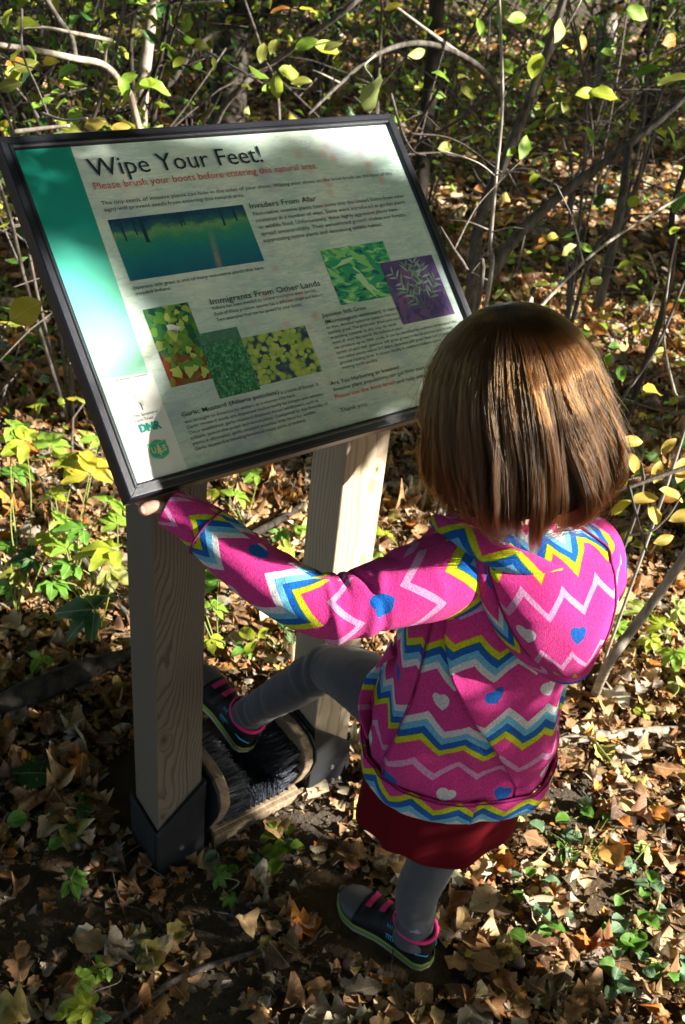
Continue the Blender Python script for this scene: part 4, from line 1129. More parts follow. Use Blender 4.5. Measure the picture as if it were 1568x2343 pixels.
# hair -----------------------------------------------------------------------
M_CAP = plain('hair_base', (.020, .011, .006), .7, .2)
Zp = np.array([-.165, -.145, -.125, -.09, -.05, 0, .04, .07, .09, .103, .110])
Ap = np.array([.095, .106, .113, .118, .115, .108, .095, .077, .057, .035, .0])
def shell(az, z, off=0.0):
    """az 0 = back of the head, local"""
    a = float(np.interp(z, Zp, Ap)); b = a * (1.02 if abs(az) < 1.6 else .96)
    return a + off, b + off
def hair_local(az, z, off=0.0):
    a, b = shell(az, z, off)
    return np.array([a * math.sin(az), -b * math.cos(az), z])
V = []
for i in range(26):
    z = .1065 - (.225) * (i / 25) ** 1.2
    for j in range(60):
        az = 2 * math.pi * j / 60
        dz = z
        if abs(((az + math.pi) % (2 * math.pi)) - math.pi) > 2.25: dz = max(z, .035)
        p = hair_local(az, dz, -.014 - (.006 if z < -.1 else 0)); V.append(hd(*p))
cap = mesh('hair', V, grid_faces(26, 60, True), M_CAP, person); P_(cap)
NS, NP = 26000, 22
hr = np.random.default_rng(21)
pts = np.zeros((NS, NP, 3), np.float32); rad_ = np.zeros((NS, NP), np.float32)
az0 = hr.uniform(-math.pi, math.pi, NS)
nl = 150
lock_az = np.sort(hr.uniform(-math.pi, math.pi, nl)); lock_len = hr.normal(0, .013, nl); lock_rad = hr.uniform(-.008, .004, nl); lock_ph = hr.uniform(0, 6.28, nl); lock_k = hr.uniform(.5, 1.5, nl)
nb = 15; big_az = np.linspace(-math.pi, math.pi, nb, endpoint=False) + hr.uniform(-.12, .12, nb); big_ph = hr.uniform(0, 6.28, nb); big_len = hr.normal(0, .009, nb); big_r = hr.uniform(-.010, .008, nb); big_k = hr.uniform(.4, 1.3, nb)
s = np.linspace(0, 1, NP)
for i in range(NS):
    a = az0[i]; li = int(np.argmin(abs(lock_az - a))); da = lock_az[li] - a
    front = abs(a) > 2.2
    z0 = .1098 - .085 * hr.random() ** 1.6
    zend = (-.134 + lock_len[li] + hr.normal(0, .010) - .004 * math.cos(a * 2)) if not front else (.015 if abs(a) > 2.5 else -.06)
    if hr.random() < .22: zend += hr.uniform(0, .05)
    layer = -.011 * hr.random() ** 1.5 - .004 * (z0 < .06)
    ph = lock_ph[li]
    sw = .055 * hr.standard_normal()
    t0 = .0
    z = z0 + (zend - z0) * s
    # start near the crown and follow the dome: equal steps along the profile rather than in height
    prof_s = np.clip((z0 + .02) * 0 + s, 0, 1) ** 1.0
    A = a + .05 * np.sin(4.5 * s + ph) * lock_k[li] * s + .030 * sw * 10 * s * (1 - s * .5) * .6
    bi = int(np.argmin(np.abs((big_az - a + math.pi) % (2 * math.pi) - math.pi))); db = ((big_az[bi] - a + math.pi) % (2 * math.pi)) - math.pi
    env = math.exp(-(db / .17) ** 2)
    A = A + .14 * big_k[bi] * np.sin(5.0 * s + big_ph[bi]) * s + db * .30 * s ** 1.5
    A = A + da * (.05 + .55 * s ** 1.5) * .8 + .06 * math.sin(a * 5.0) * s + .035 * math.sin(a * 13 + 1) * s
    R = layer + (lock_rad[li] + .006 * math.sin(a * 8 + 2) + .004 * math.sin(a * 17)) * s + .0075 * np.sin(s * 7 + ph) * lock_k[li] * s + hr.normal(0, .0008)
    R = R + (big_r[bi] * (.4 + .6 * env) + .015 * env - .011) * s ** 1.4
    zz_len = big_len[bi]
    tip = np.clip((s - .78) / .22, 0, 1)
    R = R - tip ** 2 * (.020 + .016 * lock_k[li])
    zz = z - zz_len * s ** 3 * (0 if front else 1)
    rad0 = np.interp(zz, Zp, Ap)
    x = (rad0 + R * np.clip((.115 - zz) / .05, 0, 1)) * np.sin(A); y = -(rad0 * 1.02 + R * np.clip((.115 - zz) / .05, 0, 1)) * np.cos(A)
    pts[i, :, 0] = x; pts[i, :, 1] = y; pts[i, :, 2] = zz
    rad_[i] = (.00015 + .00007 * hr.random()) * np.clip(1.15 - .75 * s ** 4, .15, 1)
    if i > NS - 1100:
        k_ = hr.normal(0, 1, 3) * .010; pts[i] += (s[:, None] ** 1.5) * k_ + (s[:, None] > .2) * .004 * np.array([math.sin(a), -math.cos(a), .3])
        rad_[i] *= .7
HMn = np.array(HM)
pw = pts.reshape(-1, 3) @ HMn.T + np.array(HC)
hc = bpy.data.hair_curves.new('hair_strands')
hc.add_curves([NP] * NS)
hc.position_data.foreach_set('vector', pw.astype(np.float32).ravel())
ra = hc.attributes.get('radius') or hc.attributes.new('radius', 'FLOAT', 'POINT')
ra.data.foreach_set('value', rad_.ravel())
mh = bpy.data.materials.new('brown_hair'); mh.use_nodes = True
nt = mh.node_tree; nt.nodes.remove(nt.nodes['Principled BSDF'])
hb = nt.nodes.new('ShaderNodeBsdfHairPrincipled'); hb.parametrization = 'MELANIN'
hb.inputs['Melanin'].default_value = .54; hb.inputs['Melanin Redness'].default_value = .36
hb.inputs['Roughness'].default_value = .25; hb.inputs['Radial Roughness'].default_value = .5; hb.inputs['Random Color'].default_value = .35; hb.inputs['Random Roughness'].default_value = .2; hb.inputs['Coat'].default_value = .0
nt.links.new(hb.outputs[0], nt.nodes['Material Output'].inputs[0])
hc.materials.append(mh)
link('hair_strands', hc, cap)
#--PART4--
# ------------------------------------------------------------------ plants
GREENS = {'lime': (.44, .54, .04), 'green': (.13, .33, .035), 'mid': (.26, .45, .04), 'deep': (.035, .13, .03), 'yellow': (.66, .58, .05), 'pale': (.52, .62, .18), 'gold': (.68, .50, .10), 'orange': (.55, .22, .04), 'sage': (.15, .29, .15), 'olive': (.24, .26, .04)}
LEAFSHAPE = {
    'blade': leaf_grid(serr, 15, .22, .18, .2, 1, .15, 3), 'blade2': leaf_grid(serr, 15, .45, .40, .2, 1, -.25, 4),
    'oval': leaf_grid(oval(.25, .5), 9, .25, .18, .2, 1, .1, 5), 'oval2': leaf_grid(oval(.22, .48), 9, .5, .35, .1, 1, -.3, 6),
    'round': leaf_grid(oval(.42, .5), 9, .15, .12, -.2, 1, 0, 7), 'ivy': leaf_grid(lambda t: .46 * math.sin(math.pi * min(1, t * .93 + .05)) ** .5 * (1 + .07 * math.sin(t * 34)), 13, .25, .1, .4, 1, .2, 8),
    'maple': palm_leaf(5, .55, seed=5, cup=.12), 'lobed': palm_leaf(5, .38, seed=9, cup=.15)}
_lm = {}
def leaf_me(shape, c, name='leaf'):
    k = (shape, c, name)
    if k not in _lm:
        V, F, UV = LEAFSHAPE[shape]
        _lm[k] = mesh_data(name, V, tris(F), M_GREEN, uv=UV, col=np.tile(np.array(GREENS[c]), (len(V), 1)))
    return _lm[k]
def put_leaf(parent, shape, c, base, direction, length, roll=0.0, name='leaf', up=(0, 0, 1)):
    """leaf from its base point along direction"""
    d = Vector(direction).normalized(); u = Vector(up)
    r = d.cross(u)
    if r.length < .1: r = d.cross(Vector((1, 0, 0)))
    r.normalize(); n_ = r.cross(d)
    M3 = Matrix((r, d, n_)).transposed() @ Matrix.Rotation(roll, 3, 'Y')
    o = link(name, leaf_me(shape, c, name), parent)
    o.location = Vector(base) - parent.location
    o.rotation_euler = M3.to_euler(); o.scale = (length,) * 3
    return o
def stem_mesh(parent, name, P, r0, r1, mat, k=6, n=None):
    P = spline(np.array([tuple(p) for p in P]), n or max(6, 4 * len(P)))
    r = np.linspace(r0, r1, len(P))
    V, F = tube(P - np.array(parent.location), r, k)
    return mesh(name, V, F, mat, parent)
pr_ = random.Random(4)
def palmate(parent, hub, size, c, facing=None, n=5, shape='blade', name='leaflet', spread=2.1):
    """one compound leaf: leaflets round a hub"""
    hub = Vector(hub)
    f = Vector(facing) if facing is not None else Vector((pr_.uniform(-.4, .4), pr_.uniform(-.6, .1), 1)); f.normalize()
    a0 = pr_.uniform(0, 6.28)
    x = f.orthogonal().normalized(); y = f.cross(x)
    for i in range(n):
        a = a0 + (i - (n - 1) / 2) * (spread * 2 / n)
        d = x * math.cos(a) + y * math.sin(a) - f * pr_.uniform(.05, .30)
        L = size * (1 - .28 * abs(i - (n - 1) / 2) / ((n - 1) / 2 + 1e-6)) * pr_.uniform(.9, 1.08)
        put_leaf(parent, shape if pr_.random() < .6 else shape, c, hub + d.normalized() * size * .06, d, L, pr_.uniform(-.2, .2), name, f)
def creeper(label, base, hubs, cat='plant', group=None, name='creeper_plant', size=.075, shape='blade', n=5):
    """hubs: list of (px, py, z, colour, size factor)"""
    b = atz(*base, 0.0); b.z = float(gh(b.x, b.y))
    e = empty(name, b, label, cat, group)
    for (px, py, z, c, sf) in hubs:
        h = atz(px, py, z)
        mid = (b + h) / 2 + Vector((pr_.uniform(-.03, .03), pr_.uniform(-.03, .03), .03))
        stem_mesh(e, 'stem', [b, mid, h], .0020, .0011, M_STEM, 5)
        palmate(e, h, size * sf, c, n=n, shape=shape, name='leaflet')
    return e
CG = 'green creeper plants growing through the litter'
creeper('lime and yellow five-leaflet creeper plant tallest beside the left side of the sign frame', (170, 1330), [(205, 1085, .30, 'yellow', 1.25), (178, 1060, .30, 'lime', 1.0), (115, 1020, .30, 'mid', 1.0), (250, 1150, .22, 'mid', .9), (225, 1010, .30, 'mid', .7)], group=CG)
creeper('bright green creeper plant with drooping leaflets near the left edge of the ground', (60, 1380), [(60, 1010, .34, 'lime', 1.0), (25, 975, .36, 'mid', .9), (118, 1135, .22, 'lime', .85), (30, 1085, .26, 'green', .8)], group=CG)
creeper('creeper plant with mid green toothed leaflets between the tall one and the left post', (200, 1400), [(130, 1190, .2, 'mid', .85), (190, 1210, .2, 'green', .9), (95, 1245, .16, 'lime', .8), (262, 1255, .2, 'lime', 1.2), (155, 1255, .18, 'mid', .85), (270, 1200, .18, 'mid', .8)], group=CG)
creeper('dark green shaded creeper plant with one large flat leaf close to the left post', (230, 1440), [(218, 1395, .14, 'deep', 1.35), (165, 1290, .16, 'green', .85), (120, 1330, .12, 'green', .85), (250, 1300, .14, 'olive', .9)], group=CG)
creeper('small green creeper plant at the left edge low beside the rotten log', (40, 1420), [(30, 1250, .12, 'green', .8), (75, 1275, .12, 'deep', .8), (45, 1310, .10, 'olive', .7), (25, 1345, .08, 'green', .6)], group=CG)
creeper('low three-leaflet plant on the litter above the rotten log', (75, 1520), [(95, 1500, .05, 'mid', .62), (60, 1560, .04, 'green', .5)], n=3, group=CG)
creeper('lit green creeper plant standing in the gap under the sign between the posts', (560, 1200), [(540, 1135, .10, 'mid', .85), (590, 1085, .14, 'mid', .7), (500, 1130, .1, 'lime', .6)], group=CG)
creeper('yellow green leafy plant seen between the left post and the raised forearm', (500, 1500), [(500, 1330, .16, 'green', .8), (485, 1390, .12, 'mid', .75), (490, 1260, .18, 'green', .6), (480, 1460, .08, 'lime', .6)], group=CG)
creeper('green plant with drooping leaves just left of the pale post', (660, 1280), [(680, 1205, .12, 'mid', .75), (650, 1250, .10, 'lime', .7), (640, 1215, .10, 'green', .6)], group=CG)
creeper('broad-leaved green plant under the sleeve between the posts', (640, 1500), [(590, 1465, .08, 'lime', .85), (650, 1440, .1, 'deep', .75), (560, 1480, .06, 'green', .6), (640, 1400, .12, 'mid', .6)], n=3, group=CG, shape='oval')
creeper('narrow lime leaves just right of the pale post', (900, 1300), [(885, 1225, .12, 'lime', .8), (870, 1280, .08, 'mid', .6)], n=3, group=CG, shape='blade2')
creeper('lit pale green plant touching the leaning bare stick beside the child', (1440, 1440), [(1430, 1370, .12, 'pale', 1.0), (1480, 1400, .1, 'pale', .9), (1410, 1430, .08, 'mid', .8)], group=CG)
creeper('bright green plant to the right of the leaning bare stick', (1530, 1470), [(1520, 1430, .1, 'lime', .9), (1550, 1390, .12, 'pale', .8), (1545, 1490, .06, 'mid', .75), (1490, 1460, .06, 'lime', .6)], group=CG)
creeper('yellow green clover-like plant with four leaflets on sunlit litter', (1475, 1640), [(1470, 1632, .03, 'lime', .42), (1548, 1560, .03, 'pale', .5)], n=4, shape='round', group=CG)
creeper('tiny pale four-leaflet plant beside the hem of the red skirt', (1185, 1865), [(1180, 1860, .03, 'pale', .40)], n=5, shape='round', group=CG)
creeper('small pale four-leaflet plant on sunlit litter in front of the mushroom', (1475, 1960), [(1475, 1952, .03, 'pale', .42), (1450, 1975, .02, 'sage', .34)], n=4, shape='round', group=CG)
creeper('bright lime herb with toothed lobed leaves lowest at the lower left', (205, 2320), [(205, 2305, .07, 'lime', .72), (185, 2240, .05, 'mid', .62), (150, 2330, .04, 'lime', .5), (225, 2330, .03, 'sage', .35)], n=5, group=CG, size=.06)
creeper('small bright green herb right of the lime herb at the lower left', (250, 2240), [(248, 2212, .035, 'mid', .55)], n=5, group=CG, size=.06)
creeper('single dark green lobed herb in the shade below the left post', (165, 2030), [(160, 2012, .035, 'green', .75)], n=5, group=CG, size=.06)
creeper('two dim green herbs with heart leaflets left of the standing shoe', (520, 2040), [(495, 2005, .03, 'green', .55), (525, 2050, .02, 'green', .5)], n=5, group=CG, size=.055, shape='oval')

# broad single leaves
def single(label, px, py, z, shape, c, length, ang, tiltup=.1, cat='leaf', name='green_leaf', group=None):
    b = atz(px, py, z); e = empty(name, b, label, cat, group)
    put_leaf(e, shape, c, b, (math.cos(ang), math.sin(ang), tiltup), length, pr_.uniform(-.1, .1), 'blade')
    return e
single('large oval green leaf lying over the tan maple leaf', 25, 1770, .03, 'round', 'deep', .095, -.5, .03)
b = atz(85, 1815, .018); e = empty('maple_leaf', b, 'large tan maple leaf flat on the dark litter left of the left post', 'leaf')
V, F, UV = palm_leaf(5, .5, seed=2, cup=.06)
o = mesh('blade', (V - np.array([0, .4, 0])) * .13, tris(F), M_DRY, e, uv=UV, col=np.tile((.50, .27, .14), (len(V), 1))); o.rotation_euler = (.05, .05, 2.2)
V, F = tube([(0, -.01, .0), (.02, -.05, .01), (.035, -.10, .012)], .0012, 5); o = mesh('leaf_stalk', V, F, M_TWIG, e); o.rotation_euler = (0, 0, 2.2)

# ground ivy and round-leaved seedlings
def ivy(label, cx, cy, n, spread, c=('sage', 'sage', 'green'), size=.026, name='ground_ivy', group='round-leaved ground ivy among the litter'):
    b = atz(cx, cy, 0); b.z = float(gh(b.x, b.y)); e = empty(name, b, label, 'plant', group)
    for i in range(n):
        p = atz(cx + pr_.gauss(0, spread), cy + pr_.gauss(0, spread * .8), pr_.uniform(.015, .040))
        stem_mesh(e, 'stem', [b, (b + p) / 2 + Vector((0, 0, .008)), p], .0009, .0006, M_STEM, 4, 5)
        a = pr_.uniform(0, 6.28)
        put_leaf(e, 'ivy', pr_.choice(c), p, (math.cos(a), math.sin(a), pr_.uniform(-.2, .3)), size * pr_.uniform(.75, 1.35), pr_.uniform(-.4, .4))
ivy('scalloped ground ivy highest up the slope below the mushroom', 1360, 1870, 6, 26)
ivy('ground ivy patch mixed with thin grass right of the standing leg', 1300, 1945, 7, 34)
ivy('ground ivy with a dark round leaf left of the grass tuft', 1200, 2025, 5, 34, ('green', 'sage'))
ivy('ground ivy patch under the fallen curled leaf', 1250, 2110, 6, 36, ('green', 'sage'))
ivy('sage coloured ground ivy close to the right edge of the litter', 1470, 2030, 7, 36)
ivy('dense ground ivy patch in the lower right', 1440, 2160, 11, 42, ('green', 'sage', 'green'), .029)
ivy('ground ivy running off the right edge of the ground', 1540, 2210, 8, 36, ('green', 'sage'), .029)
ivy('pale ground ivy nearest the bare shrub foot on the right', 1400, 2260, 5, 30)
ivy('bright round-leaved seedlings in front of the boot brush', 660, 1940, 10, 26, ('mid', 'sage', 'mid'), .028, 'seedling_clump', None)
ivy('round-leaved seedlings on bare dirt lower than the boot brush', 580, 1975, 6, 24, ('sage', 'green'), .024, 'seedling_clump', None)
ivy('dim round-leaved seedlings in the shade left of the left post', 120, 1900, 7, 40, ('deep', 'green'), .030, 'seedling_clump', None)
ivy('dim seedlings in the deep shade between the lower herbs', 290, 2170, 6, 30, ('deep', 'sage'), .022, 'seedling_clump', None)

# grass tufts
M_GRASS = plain('thin_grass', (.22, .30, .07), .6)
for lab, cx, cy, n, hgt in (('thin pale grass tuft among ground ivy right of the leg', 1330, 1960, 26, .07), ('small grass tuft near the lower edge right of the shoe', 1260, 2250, 30, .05), ('thin grass blades in the shade beside the standing shoe', 650, 2120, 14, .04)):
    b = atz(cx, cy, 0); e = empty('grass_tuft', b, lab, 'grass'); mb = MB()
    for i in range(n):
        q = Vector((pr_.gauss(0, .018), pr_.gauss(0, .018), 0)); d = Vector((pr_.gauss(0, .5), pr_.gauss(0, .5), 1)).normalized() * hgt * pr_.uniform(.6, 1.2)
        V, F = tube([q, q + d * .5 + Vector((0, 0, .006)), q + d + Vector((d.x * .5, d.y * .5, -.01))], [.0009, .0008, .0003], 3, False); mb.add(V, F)
    mb.build('blades', M_GRASS, e, kind='stuff')

# nuts, mushroom, bark, sticks
M_NUT = plain('acorn_shell', (.30, .20, .13), .45, .4, (200, .3, .001), 60); M_NUTCAP = plain('acorn_top', (.42, .34, .27), .8, .1, None, 90)
def nut(label, px, py, r=.0085):
    p = atz(px, py, r * 1.1); e = empty('acorn', p, label, 'acorn', 'acorns lying on the ground')
    Mx = Euler((pr_.uniform(0, 3), pr_.uniform(0, 3), 0)).to_matrix()
    V, F = blob((0, 0, 0), (r, r, r * 1.12), Mx, 8); mesh('nut', V, F, M_NUT, e)
    V, F = blob(Mx @ Vector((0, 0, r * .55)), (r * .72, r * .72, r * .68), Mx, 7); mesh('scar', V, F, M_NUTCAP, e)
for lab, x, y, r in (('pale acorn nearest the front corner of the left bracket on its left', 188, 1860, .010), ('dim acorn in the shade beside the tan maple leaf', 110, 1876, .010), ('dim acorn at far left below the maple leaf', 59, 1890, .010), ('pale acorn near the twig at the lower left', 313, 2159, .012),
                     ('dark acorn close to the left side of the left post', 264, 1686, .009), ('acorn with a pale top below the left bracket', 218, 1972, .009), ('half buried acorn left of the left bracket foot', 198, 1992, .008), ('acorn beside the dark lobed herb', 198, 2042, .009),
                     ('pale acorn next to the bright lime herb', 116, 2318, .011), ('lit acorn right of the stick on sunlit soil', 1480, 1797, .011), ('dark acorn in the hollow above the mushroom', 1288, 1794, .010), ('acorn at the lower right of the standing shoe', 1186, 2200, .012),
                     ('acorn among the ground ivy', 1271, 2052, .008), ('lit acorn beside a curled ivy leaf', 1470, 2022, .011), ('acorn touching the outer sole of the standing shoe', 798, 2207, .011), ('acorn in the dark under the standing shoe', 812, 2251, .011), ('pale acorn straight below the standing shoe', 933, 2272, .012), ('small acorn just above the toe of the standing shoe', 785, 2035, .008),
                     ('brown acorn below the rotten log', 215, 1895, .009), ('brown acorn on trampled soil in front of the bracket', 180, 1935, .009)):
    nut(lab, x, y, r)
p = atz(1432, 1860, .012); e = empty('mushroom', p, 'pale yellow flat mushroom cap on the sunlit litter', 'mushroom')
V, F = blob((0, 0, .010), (.027, .025, .009), Euler((.25, -.1, 0)).to_matrix(), 12); mesh('cap', V, F, plain('mushroom_cap', (.66, .50, .22), .7, .2, (90, .4, .002), 60), e)
V, F = tube([(0, 0, -.012), (0, 0, .008)], [.008, .006], 10); mesh('stalk', V, F, M_NUTCAP, e)
def rough_tube(P, r, k=10, n=30, am=.15, sd=0):
    Q = spline(np.array([tuple(p) for p in P]), n); rr = np.interp(np.linspace(0, 1, n), np.linspace(0, 1, len(r)), r)
    T, N, B = frames(Q); V = []
    for i in range(n):
        for j in range(k):
            a = 2 * math.pi * j / k; R_ = rr[i] * (1 + am * ns(math.cos(a) * 2.0, math.sin(a) * 2.0, sd + i * .35) + am * .6 * math.cos(5 * a + sd))
            V.append(Q[i] + (N[i] * math.cos(a) + B[i] * math.sin(a)) * R_)
    F = [tuple(f) for f in grid_faces(n, k, True)[:, ::-1]] + [tuple(range(k)), tuple(range((n - 1) * k, n * k))[::-1]]
    return np.array(V), F
def stick(label, pts, r, mat, name='fallen_stick', twigs=(), group='fallen sticks on the ground'):
    W_ = [atz(x, y, z) if z is not None else atd(x, y, 1) for x, y, z in pts]
    e = empty(name, W_[0], label, 'stick', group)
    V, F = rough_tube(W_, r, 9, 10 * len(pts), .14, pts[0][0] * .01); mesh('wood', V - np.array(W_[0]), F, mat, e)
    for tp, rr in twigs: stem_mesh(e, 'side_twig', [atz(*t) for t in tp], rr, rr * .4, mat, 5)
    return e
stick('grey rotten log half buried left of the left post', [(-30, 1625, .02), (60, 1590, .03), (170, 1545, .035), (300, 1495, .03)], [.022, .034, .03, .016], M_BARK_DARK, 'rotten_log')
stick('thick pale peeling stick lying level right of the jacket', [(1215, 1722, .012), (1290, 1695, .014), (1400, 1682, .014), (1500, 1672, .014), (1600, 1672, .012)], [.006, .011, .0125, .012, .010], M_BARK_PALE)
stick('thin dark stick running down through the shade at lower left', [(250, 2345, .008), (330, 2290, .01), (440, 2225, .012), (640, 2160, .01), (720, 2110, .01)], [.0045, .006, .006, .004, .002], M_TWIG, twigs=(([(440, 2225, .012), (400, 2200, .02), (375, 2130, .02), (330, 2085, .015), (225, 2058, .012)], .0026),))
stick('bent yellowish stalk crossing the sunlit litter', [(1330, 1655, .02), (1400, 1745, .015), (1500, 1845, .012)], [.003, .0035, .002], M_STEM)
stick('curved dry stalk by the edge of the skirt', [(1075, 2110, .01), (1105, 2020, .02), (1155, 1945, .02)], [.0018, .0016, .001], M_TWIG_PALE)
stick('short dark stick in the sunlit litter above the mushroom', [(1255, 1760, .012), (1310, 1790, .012), (1350, 1830, .01)], [.003, .0045, .002], M_TWIG)
stick('thin stick lying under the raised forearm', [(470, 1300, .03), (540, 1245, .04), (640, 1190, .03), (700, 1150, .03)], [.010, .012, .012, .008], M_BARK_DARK)
stick('straight twig lying behind the boot brush', [(560, 1420, .02), (640, 1470, .02), (700, 1520, .02)], [.002, .003, .002], M_TWIG)
stick('grey bark-covered stick beyond the left post', [(150, 1240, .02), (230, 1330, .02), (300, 1420, .02)], [.008, .010, .008], M_TWIG)
for i in range(46):
    x_ = pr_.uniform(0, 1568); y_ = pr_.uniform(1500, 2340) if i < 30 else pr_.uniform(900, 1500)
    p = atz(x_, y_, .015)
    if blocked(np.array([p.x]), np.array([p.y]))[0]: continue
    a = pr_.uniform(0, 6.28); L = pr_.uniform(.05, .16); d = Vector((math.cos(a), math.sin(a), 0)) * L
    e = empty('fallen_twig', p, 'thin brown twig fallen on the leaf litter', 'twig', 'thin twigs fallen on the litter')
    V, F = tube(spline([(0, 0, 0), tuple(d * .5 + Vector((pr_.gauss(0, .008), pr_.gauss(0, .008), .008))), tuple(d)], 7), np.linspace(.0018, .0007, 7), 5); mesh('twig', V, F, M_TWIG, e)

# leaning stick beside the child -------------------------------------------------
W_ = [atz(1362, 1590, 0), atd(1392, 1520, 1.90), atd(1440, 1450, 1.86), atd(1500, 1370, 1.82), atd(1568, 1270, 1.78), atd(1660, 1120, 1.72)]
e = empty('leaning_branch', W_[0], 'pale bare branch leaning up out of the litter right of the child', 'branch')
V, F = rough_tube(W_, [.012, .010, .0095, .009, .0085, .007], 9, 50, .14, 3); mesh('wood', V - np.array(W_[0]), F, M_BARK_PALE, e)

# ------------------------------------------------------------------ shrubs and trees behind the sign
def W3(L): return [atd(x, y, d) for x, y, d in L]
def to_ground(p, dx=0, dy=0):
    q = Vector((p.x + dx, p.y + dy, 0)); q.z = float(gh(q.x, q.y)) - .02; return q
def woody(name, label, cat, mains, group=None):
    """mains: list of (part name, points, r0, r1, material, grounded)"""
    first = Vector(mains[0][1][0]); base = to_ground(first)
    e = empty(name, base, label, cat, group)
    for (pn, P, r0, r1, mt, gr) in mains:
        P = [Vector(p) for p in P]
        if gr: P = [to_ground(P[0], pr_.uniform(-.05, .05), pr_.uniform(-.05, .05))] + P
        n = max(10, int(6 * len(P))); k = 12 if r0 > .015 else 7
        V, F = rough_tube(P, np.linspace(r0, r1, len(P)), k, n, .10 if r0 > .006 else .04, P[0].x * 3)
        mesh(pn, V - np.array(base), F, mt, e)
    return e
def leaves(e, lst):
    for (px, py, d, Lpx, ang, shape, c) in lst:
        p = atd(px, py, d); L = Lpx * d / FPX
        dirw = Vector(RM @ np.array([math.cos(ang), math.sin(ang), pr_.uniform(-.5, .5)]))
        put_leaf(e, shape, c, p - dirw.normalized() * L / 2, dirw, L, pr_.uniform(-.5, .5), 'leaf', Vector(RM @ np.array([pr_.uniform(-.4, .4), pr_.uniform(-.2, .6), 1])))
# right shrub with two leaning main stems and the long arching branch
e = woody('honeysuckle_shrub', 'many-stemmed grey shrub leaning up right of the sign with yellow green leaves', 'shrub', [
    ('branch', W3([(1078, 690, 3.0), (1100, 500, 3.0), (1165, 345, 2.95), (1215, 220, 2.9), (1262, 90, 2.8), (1300, -40, 2.7)]), .022, .011, M_BARK_GREY, True),
    ('branch', W3([(1105, 660, 3.0), (1180, 545, 2.95), (1290, 440, 2.9), (1440, 330, 2.8), (1600, 195, 2.7)]), .019, .010, M_BARK_GREY, False),
    ('branch', W3([(1165, 280, 2.95), (1130, 190, 2.8), (1060, 128, 2.7), (960, 98, 2.6), (860, 125, 2.5), (780, 190, 2.45), (705, 262, 2.4)]), .011, .004, M_BARK_GREY, False),
    ('branch', W3([(1215, 225, 2.9), (1240, 160, 2.8), (1330, 0, 2.6)]), .007, .003, M_TWIG_PALE, False),
    ('branch', W3([(1060, 128, 2.7), (980, 70, 2.6), (900, 10, 2.5)]), .006, .003, M_TWIG_PALE, False),
    ('branch', W3([(860, 125, 2.5), (835, 150, 2.4), (850, 175, 2.35)]), .003, .002, M_TWIG_PALE, False),
    ('branch', W3([(780, 190, 2.45), (740, 170, 2.4), (715, 160, 2.4)]), .003, .0015, M_TWIG_PALE, False),
    ('branch', W3([(895, 215, 2.4), (920, 300, 2.35), (945, 345, 2.3), (975, 355, 2.3)]), .004, .002, M_TWIG, False),
    ('branch', W3([(935, 305, 2.3), (1040, 320, 2.3), (1150, 395, 2.3)]), .003, .0015, M_TWIG, False),
    ('branch', W3([(1440, 330, 2.8), (1420, 480, 2.7), (1370, 700, 2.8)]), .012, .015, M_BARK_GREY, False),
    ('branch', W3([(1520, 700, 2.6), (1540, 480, 2.6), (1590, 330, 2.6)]), .010, .007, M_BARK_DARK, True),
], 'twiggy shrubs close behind the sign')
leaves(e, [(852, 208, 2.3, 105, 1.45, 'blade', 'pale'), (1227, 147, 2.5, 78, 1.3, 'oval', 'lime'), (1280, 68, 2.5, 66, 1.2, 'oval', 'pale'), (957, 122, 2.4, 52, .3, 'oval2', 'pale'), (1020, 336, 2.3, 50, .4, 'oval', 'olive'), (1200, 336, 2.3, 62, 1.2, 'oval', 'mid'), (1172, 345, 2.3, 40, .9, 'oval2', 'mid'),
           (668, 172, 2.4, 66, -.3, 'blade2', 'lime'), (690, 185, 2.4, 50, .3, 'oval', 'olive'), (1262, 252, 2.4, 45, 1.0, 'oval', 'olive'), (1385, 214, 2.4, 66, -.15, 'blade', 'lime'), (1345, 212, 2.4, 60, .2, 'oval2', 'lime'), (1545, 180, 2.3, 80, .3, 'oval', 'olive'), (1535, 92, 2.4, 60, .5, 'oval', 'orange'),
           (1295, 250, 2.4, 40, -.9, 'oval2', 'olive'), (1350, 305, 2.5, 42, -1.0, 'blade2', 'mid'), (1540, 310, 2.4, 44, -1.0, 'blade', 'mid'), (1545, 525, 2.3, 44, .8, 'oval', 'lime'), (1450, 460, 2.5, 34, 1.0, 'round', 'lime'), (1365, 642, 2.2, 32, .8, 'round', 'pale'), (1342, 566, 2.4, 34, -.6, 'oval', 'mid'), (1268, 542, 2.4, 40, .3, 'blade', 'yellow'),
           (1225, 405, 2.4, 34, .9, 'blade2', 'lime'), (1160, 150, 2.6, 50, 2.2, 'oval', 'mid'), (1010, 170, 2.6, 45, -.3, 'oval2', 'mid'), (900, 14, 2.4, 42, .3, 'oval', 'yellow'), (760, 105, 2.5, 45, .3, 'oval2', 'olive'), (1240, 650, 2.4, 36, .2, 'oval', 'olive'), (1460, 30, 2.3, 60, -.2, 'blade', 'mid'), (1335, 95, 2.4, 38, -1.4, 'oval', 'gold'),
           (1555, 460, 2.4, 60, 1.1, 'oval', 'green'), (1480, 160, 2.6, 60, .4, 'oval', 'green'), (1395, 120, 2.6, 50, .1, 'oval', 'mid'), (1100, 60, 2.6, 46, 1.7, 'oval2', 'mid'), (1070, 210, 2.7, 42, -.8, 'oval', 'olive'), (1185, 40, 2.5, 55, .3, 'oval', 'mid')])
